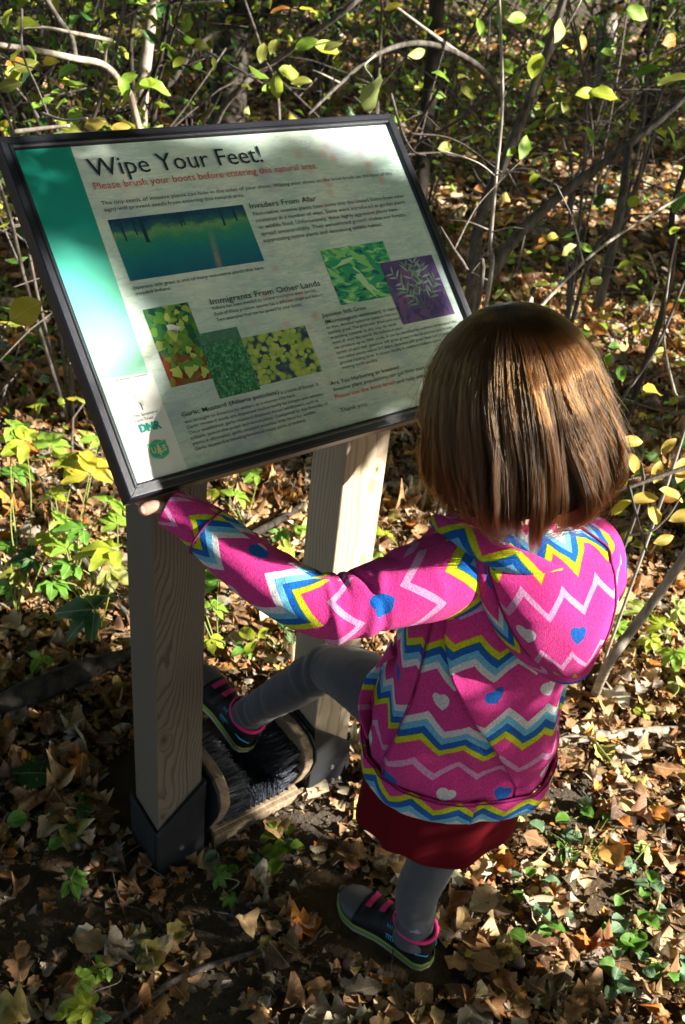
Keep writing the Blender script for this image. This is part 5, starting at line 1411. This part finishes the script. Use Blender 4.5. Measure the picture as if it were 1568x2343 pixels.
e = woody('sapling', 'single thin upright pale sapling between the sign corner and the shrub', 'sapling', [
    ('stem', W3([(1112, 700, 2.15), (1122, 560, 2.15), (1136, 400, 2.1), (1150, 230, 2.05), (1143, 0, 2.0), (1140, -60, 2.0)]), .0055, .0028, M_TWIG_PALE, True),
    ('side_twig', W3([(1124, 528, 2.15), (1075, 508, 2.1), (1030, 503, 2.1)]), .0022, .001, M_TWIG_PALE, False),
    ('side_twig', W3([(1126, 530, 2.15), (1170, 520, 2.1), (1200, 523, 2.1)]), .002, .001, M_TWIG_PALE, False),
    ('side_twig', W3([(1115, 640, 2.15), (1085, 625, 2.1), (1062, 618, 2.1)]), .002, .001, M_TWIG_PALE, False),
    ('side_twig', W3([(1137, 405, 2.1), (1090, 370, 2.05), (1000, 340, 2.0)]), .002, .001, M_TWIG_PALE, False),
    ('side_twig', W3([(1138, 400, 2.1), (1190, 385, 2.05), (1230, 390, 2.0)]), .002, .001, M_TWIG_PALE, False)])
e = woody('sapling', 'thin bare sapling forking low against the right corner of the sign frame', 'sapling', [
    ('stem', W3([(1095, 700, 1.9), (1070, 620, 1.9), (1035, 565, 1.9), (1008, 520, 1.95)]), .0050, .003, M_TWIG, True),
    ('side_twig', W3([(1040, 570, 1.9), (1075, 500, 1.95), (1110, 450, 2.0), (1210, 350, 2.1)]), .0025, .001, M_TWIG, False)])
e = woody('leaning_sapling', 'pale thin sapling leaning to the right from behind the head', 'sapling', [
    ('stem', W3([(1190, 760, 2.0), (1225, 715, 2.05), (1330, 605, 2.1), (1420, 535, 2.2), (1590, 430, 2.4)]), .0052, .003, M_TWIG_PALE, True),
    ('side_twig', W3([(1335, 600, 2.1), (1310, 500, 2.1), (1275, 425, 2.1)]), .0024, .001, M_TWIG_PALE, False),
    ('side_twig', W3([(1340, 598, 2.1), (1450, 625, 2.1)]), .002, .001, M_TWIG, False)])
# left: pale lit trunk, dark trunk, arching branches
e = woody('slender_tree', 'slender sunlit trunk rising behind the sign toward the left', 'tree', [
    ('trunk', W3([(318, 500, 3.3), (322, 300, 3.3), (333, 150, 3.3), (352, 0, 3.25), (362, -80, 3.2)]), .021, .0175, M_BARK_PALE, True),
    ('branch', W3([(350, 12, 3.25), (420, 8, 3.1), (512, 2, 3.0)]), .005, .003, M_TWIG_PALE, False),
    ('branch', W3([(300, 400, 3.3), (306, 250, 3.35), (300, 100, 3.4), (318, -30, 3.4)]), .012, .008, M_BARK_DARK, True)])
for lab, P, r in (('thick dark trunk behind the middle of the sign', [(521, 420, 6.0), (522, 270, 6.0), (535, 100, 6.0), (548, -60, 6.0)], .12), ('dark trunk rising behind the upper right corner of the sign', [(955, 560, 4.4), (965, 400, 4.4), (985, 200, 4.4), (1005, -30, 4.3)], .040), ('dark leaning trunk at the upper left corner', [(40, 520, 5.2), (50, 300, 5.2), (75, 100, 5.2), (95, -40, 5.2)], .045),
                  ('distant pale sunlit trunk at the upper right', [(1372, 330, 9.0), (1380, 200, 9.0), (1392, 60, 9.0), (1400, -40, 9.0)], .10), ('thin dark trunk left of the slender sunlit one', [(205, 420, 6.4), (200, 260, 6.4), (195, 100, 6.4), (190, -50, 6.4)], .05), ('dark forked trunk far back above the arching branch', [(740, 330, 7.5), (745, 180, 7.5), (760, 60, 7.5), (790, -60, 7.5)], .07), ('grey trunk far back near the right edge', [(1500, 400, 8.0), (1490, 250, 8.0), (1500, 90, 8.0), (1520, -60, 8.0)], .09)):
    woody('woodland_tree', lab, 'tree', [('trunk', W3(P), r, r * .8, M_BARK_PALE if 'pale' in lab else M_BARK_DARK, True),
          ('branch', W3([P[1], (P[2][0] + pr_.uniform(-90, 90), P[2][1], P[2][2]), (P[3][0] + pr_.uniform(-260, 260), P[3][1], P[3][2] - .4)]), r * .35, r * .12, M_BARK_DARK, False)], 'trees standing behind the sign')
e = woody('honeysuckle_shrub', 'arching pale branches of the shrub at the upper left behind the sign', 'shrub', [
    ('branch', W3([(330, 420, 2.7), (305, 240, 2.6), (280, 195, 2.5), (238, 148, 2.4), (170, 133, 2.3), (75, 113, 2.25), (-30, 98, 2.2)]), .011, .006, M_BARK_PALE, True),
    ('branch', W3([(172, 128, 2.35), (163, 85, 2.4), (135, 45, 2.4), (95, -20, 2.4)]), .008, .006, M_BARK_GREY, False),
    ('branch', W3([(255, 92, 2.5), (170, 75, 2.4), (90, 62, 2.4), (25, 66, 2.4)]), .0055, .003, M_BARK_PALE, False),
    ('branch', W3([(240, 145, 2.4), (245, 110, 2.35), (262, 95, 2.3)]), .003, .0015, M_TWIG_PALE, False),
    ('branch', W3([(50, 20, 2.2), (52, 120, 2.2), (85, 200, 2.15), (110, 262, 2.1)]), .003, .002, M_TWIG, False),
    ('branch', W3([(30, 302, 2.0), (110, 292, 2.0), (160, 287, 2.0)]), .005, .003, M_BARK_PALE, False),
    ('branch', W3([(95, 258, 2.1), (150, 275, 2.05), (200, 270, 2.0)]), .003, .002, M_TWIG_PALE, False)], 'twiggy shrubs close behind the sign')
leaves(e, [(228, 106, 2.35, 34, 2.2, 'oval', 'pale'), (285, 200, 2.3, 50, -1.2, 'blade2', 'mid'), (330, 193, 2.3, 60, .2, 'blade', 'lime'), (355, 195, 2.3, 70, .0, 'blade2', 'mid'), (410, 140, 2.5, 44, .9, 'oval', 'lime'), (490, 142, 2.6, 26, -1.4, 'oval', 'lime'), (20, 195, 2.3, 60, .1, 'oval', 'olive'), (60, 150, 2.4, 60, .3, 'oval', 'olive'), (35, 140, 2.4, 50, .6, 'oval', 'orange'),
           (295, 175, 2.5, 40, .4, 'round', 'mid'), (215, 285, 2.0, 55, .05, 'oval', 'gold'), (275, 290, 2.1, 45, .1, 'oval', 'gold'), (155, 160, 2.6, 50, .6, 'oval', 'green'), (205, 165, 2.6, 46, .2, 'oval', 'green'), (15, 40, 2.4, 44, 1.2, 'oval', 'lime'), (105, 230, 2.4, 34, .4, 'oval', 'mid'), (170, 265, 2.4, 40, .2, 'round', 'mid')])
e = woody('honeysuckle_shrub', 'dark shrub crossing the middle of the background above the sign', 'shrub', [
    ('branch', W3([(470, 420, 3.4), (500, 268, 3.2), (552, 200, 3.1), (592, 165, 3.1), (690, 95, 3.0), (800, 15, 2.9), (840, -30, 2.9)]), .013, .008, M_BARK_GREY, True),
    ('branch', W3([(350, 290, 3.2), (400, 180, 3.2), (470, 90, 3.3), (580, 40, 3.4)]), .012, .007, M_BARK_DARK, True),
    ('branch', W3([(640, 300, 3.0), (600, 120, 3.1), (560, 0, 3.2)]), .006, .004, M_TWIG, True),
    ('branch', W3([(380, 50, 3.2), (480, 120, 3.1), (600, 190, 3.0)]), .005, .003, M_TWIG, False)], 'twiggy shrubs close behind the sign')
leaves(e, [(625, 105, 2.9, 44, 1.3, 'oval', 'olive'), (600, 120, 3.0, 50, 1.4, 'oval', 'olive'), (700, 100, 2.9, 56, .2, 'oval', 'mid'), (750, 108, 2.8, 70, .1, 'oval', 'lime'), (640, 20, 3.0, 44, .4, 'oval', 'orange'), (705, 20, 3.0, 40, .1, 'oval', 'yellow'), (615, 200, 3.0, 40, .6, 'oval', 'mid')])
b = atd(60, 720, 1.62)
e = empty('hanging_leaf', b, 'round speckled yellow leaf at the left edge of the sign frame', 'leaf')
put_leaf(e, 'round', 'yellow', b + Vector(RM @ np.array([-.028, -.01, 0])), Vector(RM @ np.array([.9, .55, .1])), .062, .0, 'blade', Vector(RM @ np.array([0, 0, 1])))
stem_mesh(e, 'stalk', [b + Vector(RM @ np.array([-.05, -.03, 0])), b + Vector(RM @ np.array([-.03, -.012, 0]))], .001, .0008, M_TWIG)
# right middle: yellow pinnate shrub and twigs beside the child
e = woody('young_shrub', 'golden-leaved low shrub beside the child at the right edge', 'shrub', [
    ('branch', W3([(1600, 1060, 1.9), (1510, 1090, 1.9), (1440, 1115, 1.9), (1405, 1125, 1.9)]), .005, .003, M_TWIG, False),
    ('branch', W3([(1440, 1112, 1.9), (1460, 1190, 1.85), (1485, 1285, 1.8)]), .003, .0015, M_TWIG, False),
    ('branch', W3([(1640, 1500, 2.2), (1600, 1200, 2.1), (1600, 1060, 1.9)]), .006, .004, M_TWIG, True)])
leaves(e, [(1450, 1060, 1.95, 64, -.9, 'oval', 'gold'), (1505, 1080, 1.95, 56, 1.3, 'oval', 'gold'), (1560, 1075, 1.95, 70, 1.2, 'oval', 'gold'), (1475, 1140, 1.95, 66, .2, 'oval', 'gold'), (1540, 1130, 1.95, 70, -.3, 'oval', 'gold'), (1420, 1090, 1.95, 60, -1.2, 'oval', 'yellow'), (1500, 1180, 1.95, 62, -.8, 'oval', 'gold'), (1560, 1180, 1.95, 60, .4, 'oval', 'gold'), (1445, 1010, 2.0, 60, .1, 'oval', 'gold'), (1400, 1030, 2.0, 60, .6, 'oval', 'gold'), (1530, 1020, 2.0, 50, .9, 'oval', 'gold'), (1420, 1160, 2.0, 56, .8, 'oval', 'yellow'), (1520, 1235, 2.0, 50, .3, 'oval', 'gold'), (1590, 1120, 1.9, 60, .9, 'oval', 'gold')])
e = woody('young_shrub', 'bare twigs with one spotted yellow leaf near the right edge', 'shrub', [
    ('branch', W3([(1440, 1260, 2.2), (1470, 1120, 2.2), (1395, 980, 2.15), (1500, 800, 2.1), (1568, 640, 2.1)][1:]), .005, .003, M_TWIG, True),
    ('branch', W3([(1568, 980, 2.1), (1545, 900, 2.1), (1520, 780, 2.1), (1530, 640, 2.1), (1550, 540, 2.0)]), .004, .002, M_TWIG_PALE, True),
    ('branch', W3([(1440, 1225, 2.0), (1490, 1215, 1.98), (1530, 1180, 1.95), (1568, 1120, 1.9)]), .0028, .0015, M_TWIG_PALE, False)])
leaves(e, [(1497, 893, 2.1, 66, .0, 'blade', 'yellow'), (1393, 822, 2.2, 44, 1.4, 'oval', 'mid'), (1422, 855, 2.2, 40, -1.2, 'blade', 'green'), (1408, 790, 2.2, 38, .2, 'oval', 'green'), (1368, 752, 2.2, 48, -.5, 'oval', 'orange'), (1335, 765, 2.2, 34, .3, 'round', 'mid'), (1372, 900, 2.2, 50, -1.5, 'oval', 'olive')])

# scattered shrubs farther back ---------------------------------------------------
sr = np.random.default_rng(12)
def simple_leaves(P, size, cols, name, parent, label=None, shape=DRY_FAR, tl=.9):
    n = len(P)
    V, F, UV, C = scatter(shape, P, sr.uniform(0, 6.28, n), sr.normal(0, tl, n), sr.uniform(0, 6.28, n), size, sr.integers(0, 2, n), cols)
    return mesh(name, V, F, M_GREEN, parent, uv=UV, col=C, kind='stuff', label=label)
GP = np.array([GREENS[k] for k in ('mid', 'green', 'olive', 'lime', 'deep', 'yellow', 'orange', 'pale')]); GPW = np.array([.25, .2, .18, .16, .08, .08, .02, .03])
def gcols(n): return np.clip(GP[sr.choice(len(GP), n, p=GPW)] * sr.uniform(.7, 1.2, (n, 1)), 0, .8)
LABS = ('bare grey twiggy shrub standing in the litter behind', 'leafy olive shrub with crossing stems standing behind', 'thin dark shrub tangled with twigs farther back')
cnt = 0
for i in range(400):
    if cnt >= 58: break
    r = 2.9 + 11 * sr.random() ** 1.3; a = rad(sr.uniform(8, 96))
    q = Vector((CL[0] + r * math.cos(a), CL[1] + r * math.sin(a), 0))
    if not in_view(np.array([tuple(q + Vector((0, 0, .25)))]), .25)[0]: continue
    if q.x < 1.2 and q.y < 1.2: continue
    pxl = (np.array(tuple(q)) - CL) @ RM; u_ = pxl[0] / -pxl[2] * FPX + 784; v_ = 1171.5 - pxl[1] / -pxl[2] * FPX
    if r < 4 and v_ > 900 and u_ > 900: continue
    if r < 6.2 and 450 < u_ < 620: continue
    q.z = float(gh(q.x, q.y)) - .02; cnt += 1
    kd = int(sr.integers(0, 3))
    e = empty('woodland_shrub', q, LABS[kd], 'shrub', ('bare grey shrubs behind', 'olive leafy shrubs behind', 'dark tangled shrubs behind')[kd])
    tips = []
    for s_ in range(int(sr.integers(3, 6))):
        ln = sr.uniform(1.0, 2.8); aa = sr.uniform(0, 6.28); lean = sr.uniform(.15, .9)
        P = [Vector((0, 0, 0))]
        for t in np.linspace(.25, 1, 5):
            P.append(Vector((math.cos(aa) * lean * ln * t * t * .9, math.sin(aa) * lean * ln * t * t * .9, ln * (t - .25 * lean * t * t))) + Vector(sr.normal(0, .03, 3)))
        Q = spline(np.array([tuple(p) for p in P]), 14); r0 = sr.uniform(.004, .012)
        mb = MB(); mb.add(*tube(Q, np.linspace(r0, .003, 14), 5))
        for k in range(9):
            j = int(sr.integers(3, 13)); d = sr.normal(0, 1, 3) * (1, 1, .6); d = d / np.linalg.norm(d) * sr.uniform(.15, .55)
            T_ = spline([Q[j], Q[j] + d * .5 + (0, 0, .03), Q[j] + d], 5); mb.add(*tube(T_, np.linspace(.0035, .0015, 5), 4, False)); tips += [T_[2], T_[3], T_[4]]
        tips += list(Q[5:])
        mb.build('branch', (M_TWIG, M_TWIG, M_BARK_DARK)[kd], e)
    nlv = (80, 260, 190)[kd]
    tp = np.array(tips)[sr.integers(0, len(tips), nlv)] + sr.normal(0, .05, (nlv, 3))
    simple_leaves(tp, sr.uniform(.035, .075, nlv), gcols(nlv), 'foliage', e)
# low green herbs and thin upright twigs all over the woodland floor
n = 9000
rr = 2.3 + 13 * sr.random(n) ** 1.2; aa = rad(5) + rad(95) * sr.random(n)
cl = np.array([ns(CL[0] + r * math.cos(a), CL[1] + r * math.sin(a), 3.0, .9) for r, a in zip(rr, aa)])
x = CL[0] + rr * np.cos(aa); y = CL[1] + rr * np.sin(aa)
P = np.stack([x, y, gh(x, y) + np.abs(sr.normal(0, .13, n)) + .03], -1)
P = P[in_view(P, .05) & (cl > -.12) & ~((x < 1.4) & (y < 1.4))]
simple_leaves(P, sr.uniform(.03, .075, len(P)), gcols(len(P)) * 1.15, 'woodland_herbs', None, 'low green herbs scattered over the woodland floor behind', tl=.5)
mb = MB()
for i in range(520):
    r = 2.6 + 9 * sr.random() ** 1.2; a = rad(sr.uniform(5, 98)); q = np.array([CL[0] + r * math.cos(a), CL[1] + r * math.sin(a), 0.0])
    if (q[0] < 1.3 and q[1] < 1.3): continue
    d = sr.normal(0, 1, 3) * (1, 1, .45); d[2] = abs(d[2]); d = d / np.linalg.norm(d) * sr.uniform(.3, 1.1)
    q[2] = sr.uniform(0, .5) * (sr.random() < .5)
    T_ = spline([q, q + d * .5 + sr.normal(0, .05, 3), q + d], 6); mb.add(*tube(T_, np.linspace(sr.uniform(.002, .006), .0015, 6), 4, False))
mb.build('undergrowth_twigs', M_TWIG, None, kind='stuff', label='tangle of thin dead twigs in the undergrowth behind')

# ------------------------------------------------------------------ unseen trees added outside the view: leaves placed to shape sun and shade
E1 = np.array(S.cross(Vector((0, 0, 1))).normalized()); E2 = np.array(Vector(E1).cross(S).normalized()) ; E2 = E2 if E2[2] > 0 else -E2
Sn = np.array(S)
def sp_(p): p = np.asarray(p, float); return np.array([p @ E1, p @ E2])
def panel_pt(x, h): return np.array([x, h * math.cos(T0), .98 + h * math.sin(T0)])
LIT = [(panel_pt(-.27, .06), .055, 3), (panel_pt(-.27, .14), .05, 3), (panel_pt(-.27, .22), .045, 2), (panel_pt(-.29, .30), .04, 1.5), (panel_pt(.03, .45), .030, 1.3), (panel_pt(.24, .45), .040, 1.0),
       ((.17, .133, .45), .09, 3), ((.17, .133, .62), .09, 3), ((.17, .133, .30), .07, 2), ((.18, .133, .75), .06, 2), ((.05, .1, .03), .09, 5), ((-.03, .14, .12), .06, 7), ((.1, .12, .1), .06, 5), ((.0, .25, .14), .05, 5),
       (SQ[10, :3], .05, 3), (SQ[40, :3], .05, 3), (SQ[62, :3], .04, 2), (tuple(hd(.01, -.1, .0)), .085, 5), (tuple(hd(.05, -.1, -.05)), .085, 4), (tuple(hd(.08, -.06, -.1)), .07, 3), (tuple(hd(-.02, -.1, -.10)), .05, 2), (tuple(bf(.05, -.13, .93)), .07, 3.5), (tuple(bf(.12, -.05, .92)), .07, 3.5), (tuple(bf(.08, -.13, .87)), .05, 2), (tuple(bf(.14, -.03, .80)), .03, 2), (tuple(bf(.14, -.03, .68)), .03, 2),
       (tuple(atz(1450, 1600)), .22, 5), (tuple(atz(1400, 1850)), .22, 5), (tuple(atz(1500, 1750)), .22, 5), (tuple(atz(1300, 2050)), .10, 1.6), (tuple(atz(1500, 2150)), .08, .8), (tuple(atz(1100, 2150)), .06, 1.0), (tuple(atz(1200, 2300)), .06, .7),
       (tuple(atz(180, 1080, .3)), .12, 2.5), (tuple(atz(150, 1200, .2)), .12, 2), (tuple(atz(560, 1420)), .12, 2.5), (tuple(atz(540, 1180)), .08, 2), (tuple(atz(60, 2250)), .10, 1.4), (tuple(atz(200, 2310)), .05, 2.5), (tuple(atz(955, 2200, .03)), .03, 3), (tuple(atz(1480, 1350)), .18, 5), (tuple(atz(1330, 1650)), .14, 4), (tuple(atz(1540, 1900)), .14, 3), (tuple(torso_pt(1.3, .88)), .05, 4), (tuple(atz(60, 1330)), .1, 1.2), (tuple(atz(300, 1330)), .1, 1)]
SHADE = [(panel_pt(.20, .32), .10, 1.8), (panel_pt(.08, .36), .07, 1.6), (panel_pt(.0, .30), .08, 1.6), (panel_pt(0, .12), .12, 2.2), (panel_pt(-.12, .2), .09, 2), (panel_pt(.15, .15), .10, 1.5), (panel_pt(-.22, .42), .08, 1.8), (panel_pt(-.1, .4), .07, 1.0), ((-.18, .133, .75), .10, 2), ((-.18, .133, .5), .10, 2.5), ((-.18, .133, .25), .12, 2.5), (tuple(bf(-.03, -.12, .70)), .09, 3), (tuple(bf(-.02, -.12, .58)), .09, 3), (tuple(bf(.05, -.12, .62)), .07, 2.5), (tuple(bf(.0, -.1, .50)), .09, 3), (tuple(bf(0, -.1, .40)), .10, 3), (tuple(bf(0, 0, .2)), .08, 2.5), (tuple(bf(-.10, -.05, .88)), .05, 2),
         (tuple(hd(-.08, -.05, 0)), .04, 1.2), (tuple(hd(0, -.02, .10)), .06, 4), (tuple(atz(200, 1850)), .24, 4.5), (tuple(atz(300, 1980)), .2, 4), (tuple(atz(150, 1650)), .18, 4), (tuple(atz(450, 2130)), .2, 4), (tuple(atz(700, 2250)), .12, 2), (tuple(atz(100, 2050)), .17, 4), (tuple(LK), .05, 2), (tuple(atz(900, 2330)), .08, 1.5), (tuple(atz(600, 2150)), .14, 3), (tuple(atz(60, 1930)), .14, 3), (tuple(atz(330, 2250)), .12, 2.5)]
LIT.append((tuple(atd(60, 705, 1.62)), .05, 3)); LIT.append((tuple(torso_pt(.9, .66)), .04, 2))
LZ = np.array([[*sp_(p), r, k] for p, r, k in LIT]); SZ = np.array([[*sp_(p), r, k] for p, r, k in SHADE])
def keep_prob(U):
    f = np.zeros(len(U))
    for cx, cy, r, k in LZ: f -= k * np.exp(-((U[:, 0] - cx) ** 2 + (U[:, 1] - cy) ** 2) / (r * r))
    for cx, cy, r, k in SZ: f += k * np.exp(-((U[:, 0] - cx) ** 2 + (U[:, 1] - cy) ** 2) / (r * r))
    nz = np.array([ns(u * 4.5, v * 4.5, 5.0) + .6 * ns(u * 11, v * 11, 8.0) for u, v in U])
    p_ = 1 / (1 + np.exp(-(f * 5.0 + nz * 7.0 - 2.2)))
    return np.where((f < -.7) | (p_ < .12), 0, p_)
O0 = np.array([.1, -.1, .5]); PC_ = sp_(panel_pt(0, .26))
OPEN = np.array([sp_(tuple(atd(x_, y_, d_))) for x_, y_, d_ in ((852, 208, 2.3), (1227, 147, 2.5), (1280, 68, 2.5), (1385, 214, 2.4), (1200, 336, 2.3), (957, 122, 2.4), (668, 172, 2.4), (333, 150, 3.3), (340, 40, 3.3), (322, 250, 3.3), (120, 122, 2.3), (215, 140, 2.35), (1545, 180, 2.3), (1145, 300, 2.1), (1130, 480, 2.15), (1350, 590, 2.1), (1497, 893, 2.1), (760, 108, 2.8), (1262, 252, 2.4), (1540, 92, 2.4), (1395, 120, 9), (1100, 300, 6), (1300, 520, 4), (60, 705, 1.62), (1480, 1350, 2.3), (1530, 1450, 2.2), (1400, 1480, 2.2), (1540, 1080, 1.95), (1460, 1100, 1.95), (1497, 893, 2.2))])
def shading_canopy(name, label, n, urange, vrange, drange, size, trunk, r0, field=True):
    u0, v0 = sp_(O0)
    U = np.stack([u0 + sr.uniform(*urange, n), v0 + sr.uniform(*vrange, n)], -1)
    D = sr.uniform(*drange, n)
    P = U[:, :1] * E1 + U[:, 1:] * E2 + (D + O0 @ Sn)[:, None] * Sn
    ok = ~in_view(P, .14) & (P[:, 2] > .12)
    if field: ok &= (sr.random(n) < keep_prob(U)) & ((np.hypot((U[:, 0] - PC_[0]) / .42, (U[:, 1] - PC_[1]) / .25) > 1) != (field == 'panel'))
    else:
        nz = np.array([ns(u * 1.1, v * 1.1, 2.0) + .5 * ns(u * 3.5, v * 3.5, 8.0) for u, v in U]); ok &= nz > -.20; ok &= np.min(np.hypot(U[:, None, 0] - OPEN[None, :, 0], U[:, None, 1] - OPEN[None, :, 1]), axis=1) > .13
    P = P[ok]; n = len(P); base = Vector(trunk)
    e = empty(name, base, label, 'tree', 'added trees that shade the clearing')
    V, F, UV, C = scatter(DRY_FAR, P - np.array(base), sr.uniform(0, 6.28, n), sr.uniform(-1.5, 1.5, n), sr.uniform(0, 6.28, n), sr.uniform(*size, n), sr.integers(0, 2, n), gcols(n))
    mesh('crown', V, F, M_GREEN, e, uv=UV, col=C, kind='stuff')
    top = P.mean(0) - np.array(base)
    V, F = rough_tube([(0, 0, -.05), (.03, 0, top[2] * .35), (0, .05, top[2] * .8), (.05, 0, top[2] * 1.5)], [r0, r0 * .8, r0 * .5, r0 * .2], 10, 24, .1); mesh('trunk', V, F, M_BARK_DARK, e)
    nb_ = 0
    for k in range(400):
        if nb_ >= 16: break
        j = P[sr.integers(0, n)] - np.array(base); s0 = np.array([0, 0, top[2] * sr.uniform(.6, 1.4)]); T_ = spline([tuple(s0), tuple((s0 + j) / 2 + (0, 0, .12)), tuple(j)], 12)
        if field and keep_prob(np.array([sp_(q + np.array(base)) for q in T_])).min() < .5 and k < 390: continue
        nb_ += 1; V, F = tube(T_, np.linspace(min(r0 * .25, .02) * (.5 if field else 1), .003, 12), 5); mesh('branch', V, F, M_TWIG, e)
    return n
shading_canopy('added_shade_tree', 'leafy understory tree standing close by to the right of the child', 42000, (-1.3, 1.3), (-1.0, 1.25), (2.6, 3.6), (.035, .060), (1.0, -3.3, 0), .045)
shading_canopy('added_shade_tree', 'slim leafy tree a few steps beyond the close one on the right', 26000, (-1.0, 1.0), (-.6, 1.25), (6.5, 9), (.05, .09), (3.9, -7.1, 0), .07, 'panel')
shading_canopy('added_shade_tree', 'added unseen tall leafy tree farther to the right that shades the shrubs', 60000, (-14, -1.38), (-1.6, 6), (7, 11), (.12, .26), (9, -3, 0), .14, False)
shading_canopy('added_shade_tree', 'added unseen leafy tree behind the viewer that shades the near ground', 2500, (1.2, 4), (-2, 2.5), (4, 6), (.08, .14), (2.5, -6, 0), .12, False)
def sky_blocking_crown(label, n, c, r, zr, base, r0, size):  # unseen overhead crown, added to block sky light and deepen the shade
    a = sr.uniform(0, 6.28, n); q = r * np.sqrt(sr.random(n))
    P = np.stack([c[0] + q * np.cos(a), c[1] + q * np.sin(a), sr.uniform(*zr, n)], -1); P = P[~in_view(P, .1)]
    nz = np.array([ns(p[0] * .5, p[1] * .5, 1.0) for p in P]); P = P[nz > -.45]; n = len(P)
    e = empty('added_tall_tree', base, label, 'tree', 'tall trees standing round the clearing')
    V, F, UV, C = scatter(DRY_FAR, P - np.array(base), sr.uniform(0, 6.28, n), sr.normal(0, .5, n), sr.uniform(0, 6.28, n), sr.uniform(*size, n), sr.integers(0, 2, n), gcols(n))
    mesh('crown', V, F, M_GREEN, e, uv=UV, col=C, kind='stuff')
    V, F = rough_tube([(0, 0, -.1), (.05, .1, zr[0] * .5), (0, 0, zr[0]), (.1, 0, zr[1])], [r0, r0 * .85, r0 * .7, r0 * .3], 12, 30, .1); mesh('trunk', V, F, M_BARK_DARK, e)
    for k in range(12):
        j = P[sr.integers(0, n)] - np.array(base); s0 = np.array([0, 0, zr[0] * sr.uniform(.75, 1.2)])
        V, F = tube(spline([tuple(s0), tuple((s0 + j) / 2 + (0, 0, .4)), tuple(j)], 8), np.linspace(r0 * .3, .02, 8), 6); mesh('branch', V, F, M_BARK_DARK, e)
sky_blocking_crown('tall tree whose crown roofs the clearing from the left', 22000, (-2.5, 1.5), 8, (5, 8), (-4.2, -1.0, 0), .2, (.25, .5))
sky_blocking_crown('tall tree whose crown roofs the woods behind the sign', 34000, (6, 7), 10, (6, 10), (-3.0, 7.5, 0), .25, (.3, .6))
sky_blocking_crown('tall tree whose crown roofs the ground behind the viewer', 16000, (-4.5, -5), 6, (5, 8), (-6.5, -6.0, 0), .2, (.25, .5))
# each repeat says which one it is: by its distance and its order from the left
ORD = ['first', 'second', 'third', 'fourth', 'fifth', 'sixth', 'seventh', 'eighth', 'ninth', 'tenth', 'eleventh', 'twelfth', 'thirteenth', 'fourteenth', 'fifteenth', 'sixteenth', 'seventeenth', 'eighteenth', 'nineteenth', 'twentieth'] + ['twenty-%s' % k for k in ('first', 'second', 'third', 'fourth', 'fifth', 'sixth', 'seventh', 'eighth', 'ninth')] + ['thirtieth']
def screen(o):
    q = (np.array(o.location) - CL) @ RM
    return q[0] / -q[2] * FPX + 784, 1171.5 - q[1] / -q[2] * FPX, -q[2]
def order(stem_, rows, words_):
    obs = [o for o in COL.objects if o.parent is None and o.name.split('.')[0] == stem_]
    by = {}
    for o in obs:
        x_, y_, d_ = screen(o); k = next((i for i, r in enumerate(rows) if d_ < r[0]), len(rows) - 1); by.setdefault((o['label'].split(' ')[0], k), []).append((x_, o))
    for (w_, k), L_ in by.items():
        for i, (x_, o) in enumerate(sorted(L_, key=lambda t: t[0])): o['label'] = words_(o['label'], ORD[min(i, len(ORD) - 1)], rows[k][1])
order('woodland_shrub', [(4.5, 'nearest row'), (6.5, 'second row'), (9.5, 'third row'), (99, 'farthest row')], lambda l, n_, r_: '%s, %s such from the left in the %s' % (' '.join(l.split(' ')[:4]), n_, r_))
order('fallen_twig', [(1.75, 'on the litter nearest the viewer'), (2.0, 'on the litter around the boot brush'), (2.6, 'on the litter just beyond the sign posts'), (99, 'on the litter farther behind the posts')], lambda l, n_, r_: 'thin brown twig, %s from the left %s' % (n_, r_))
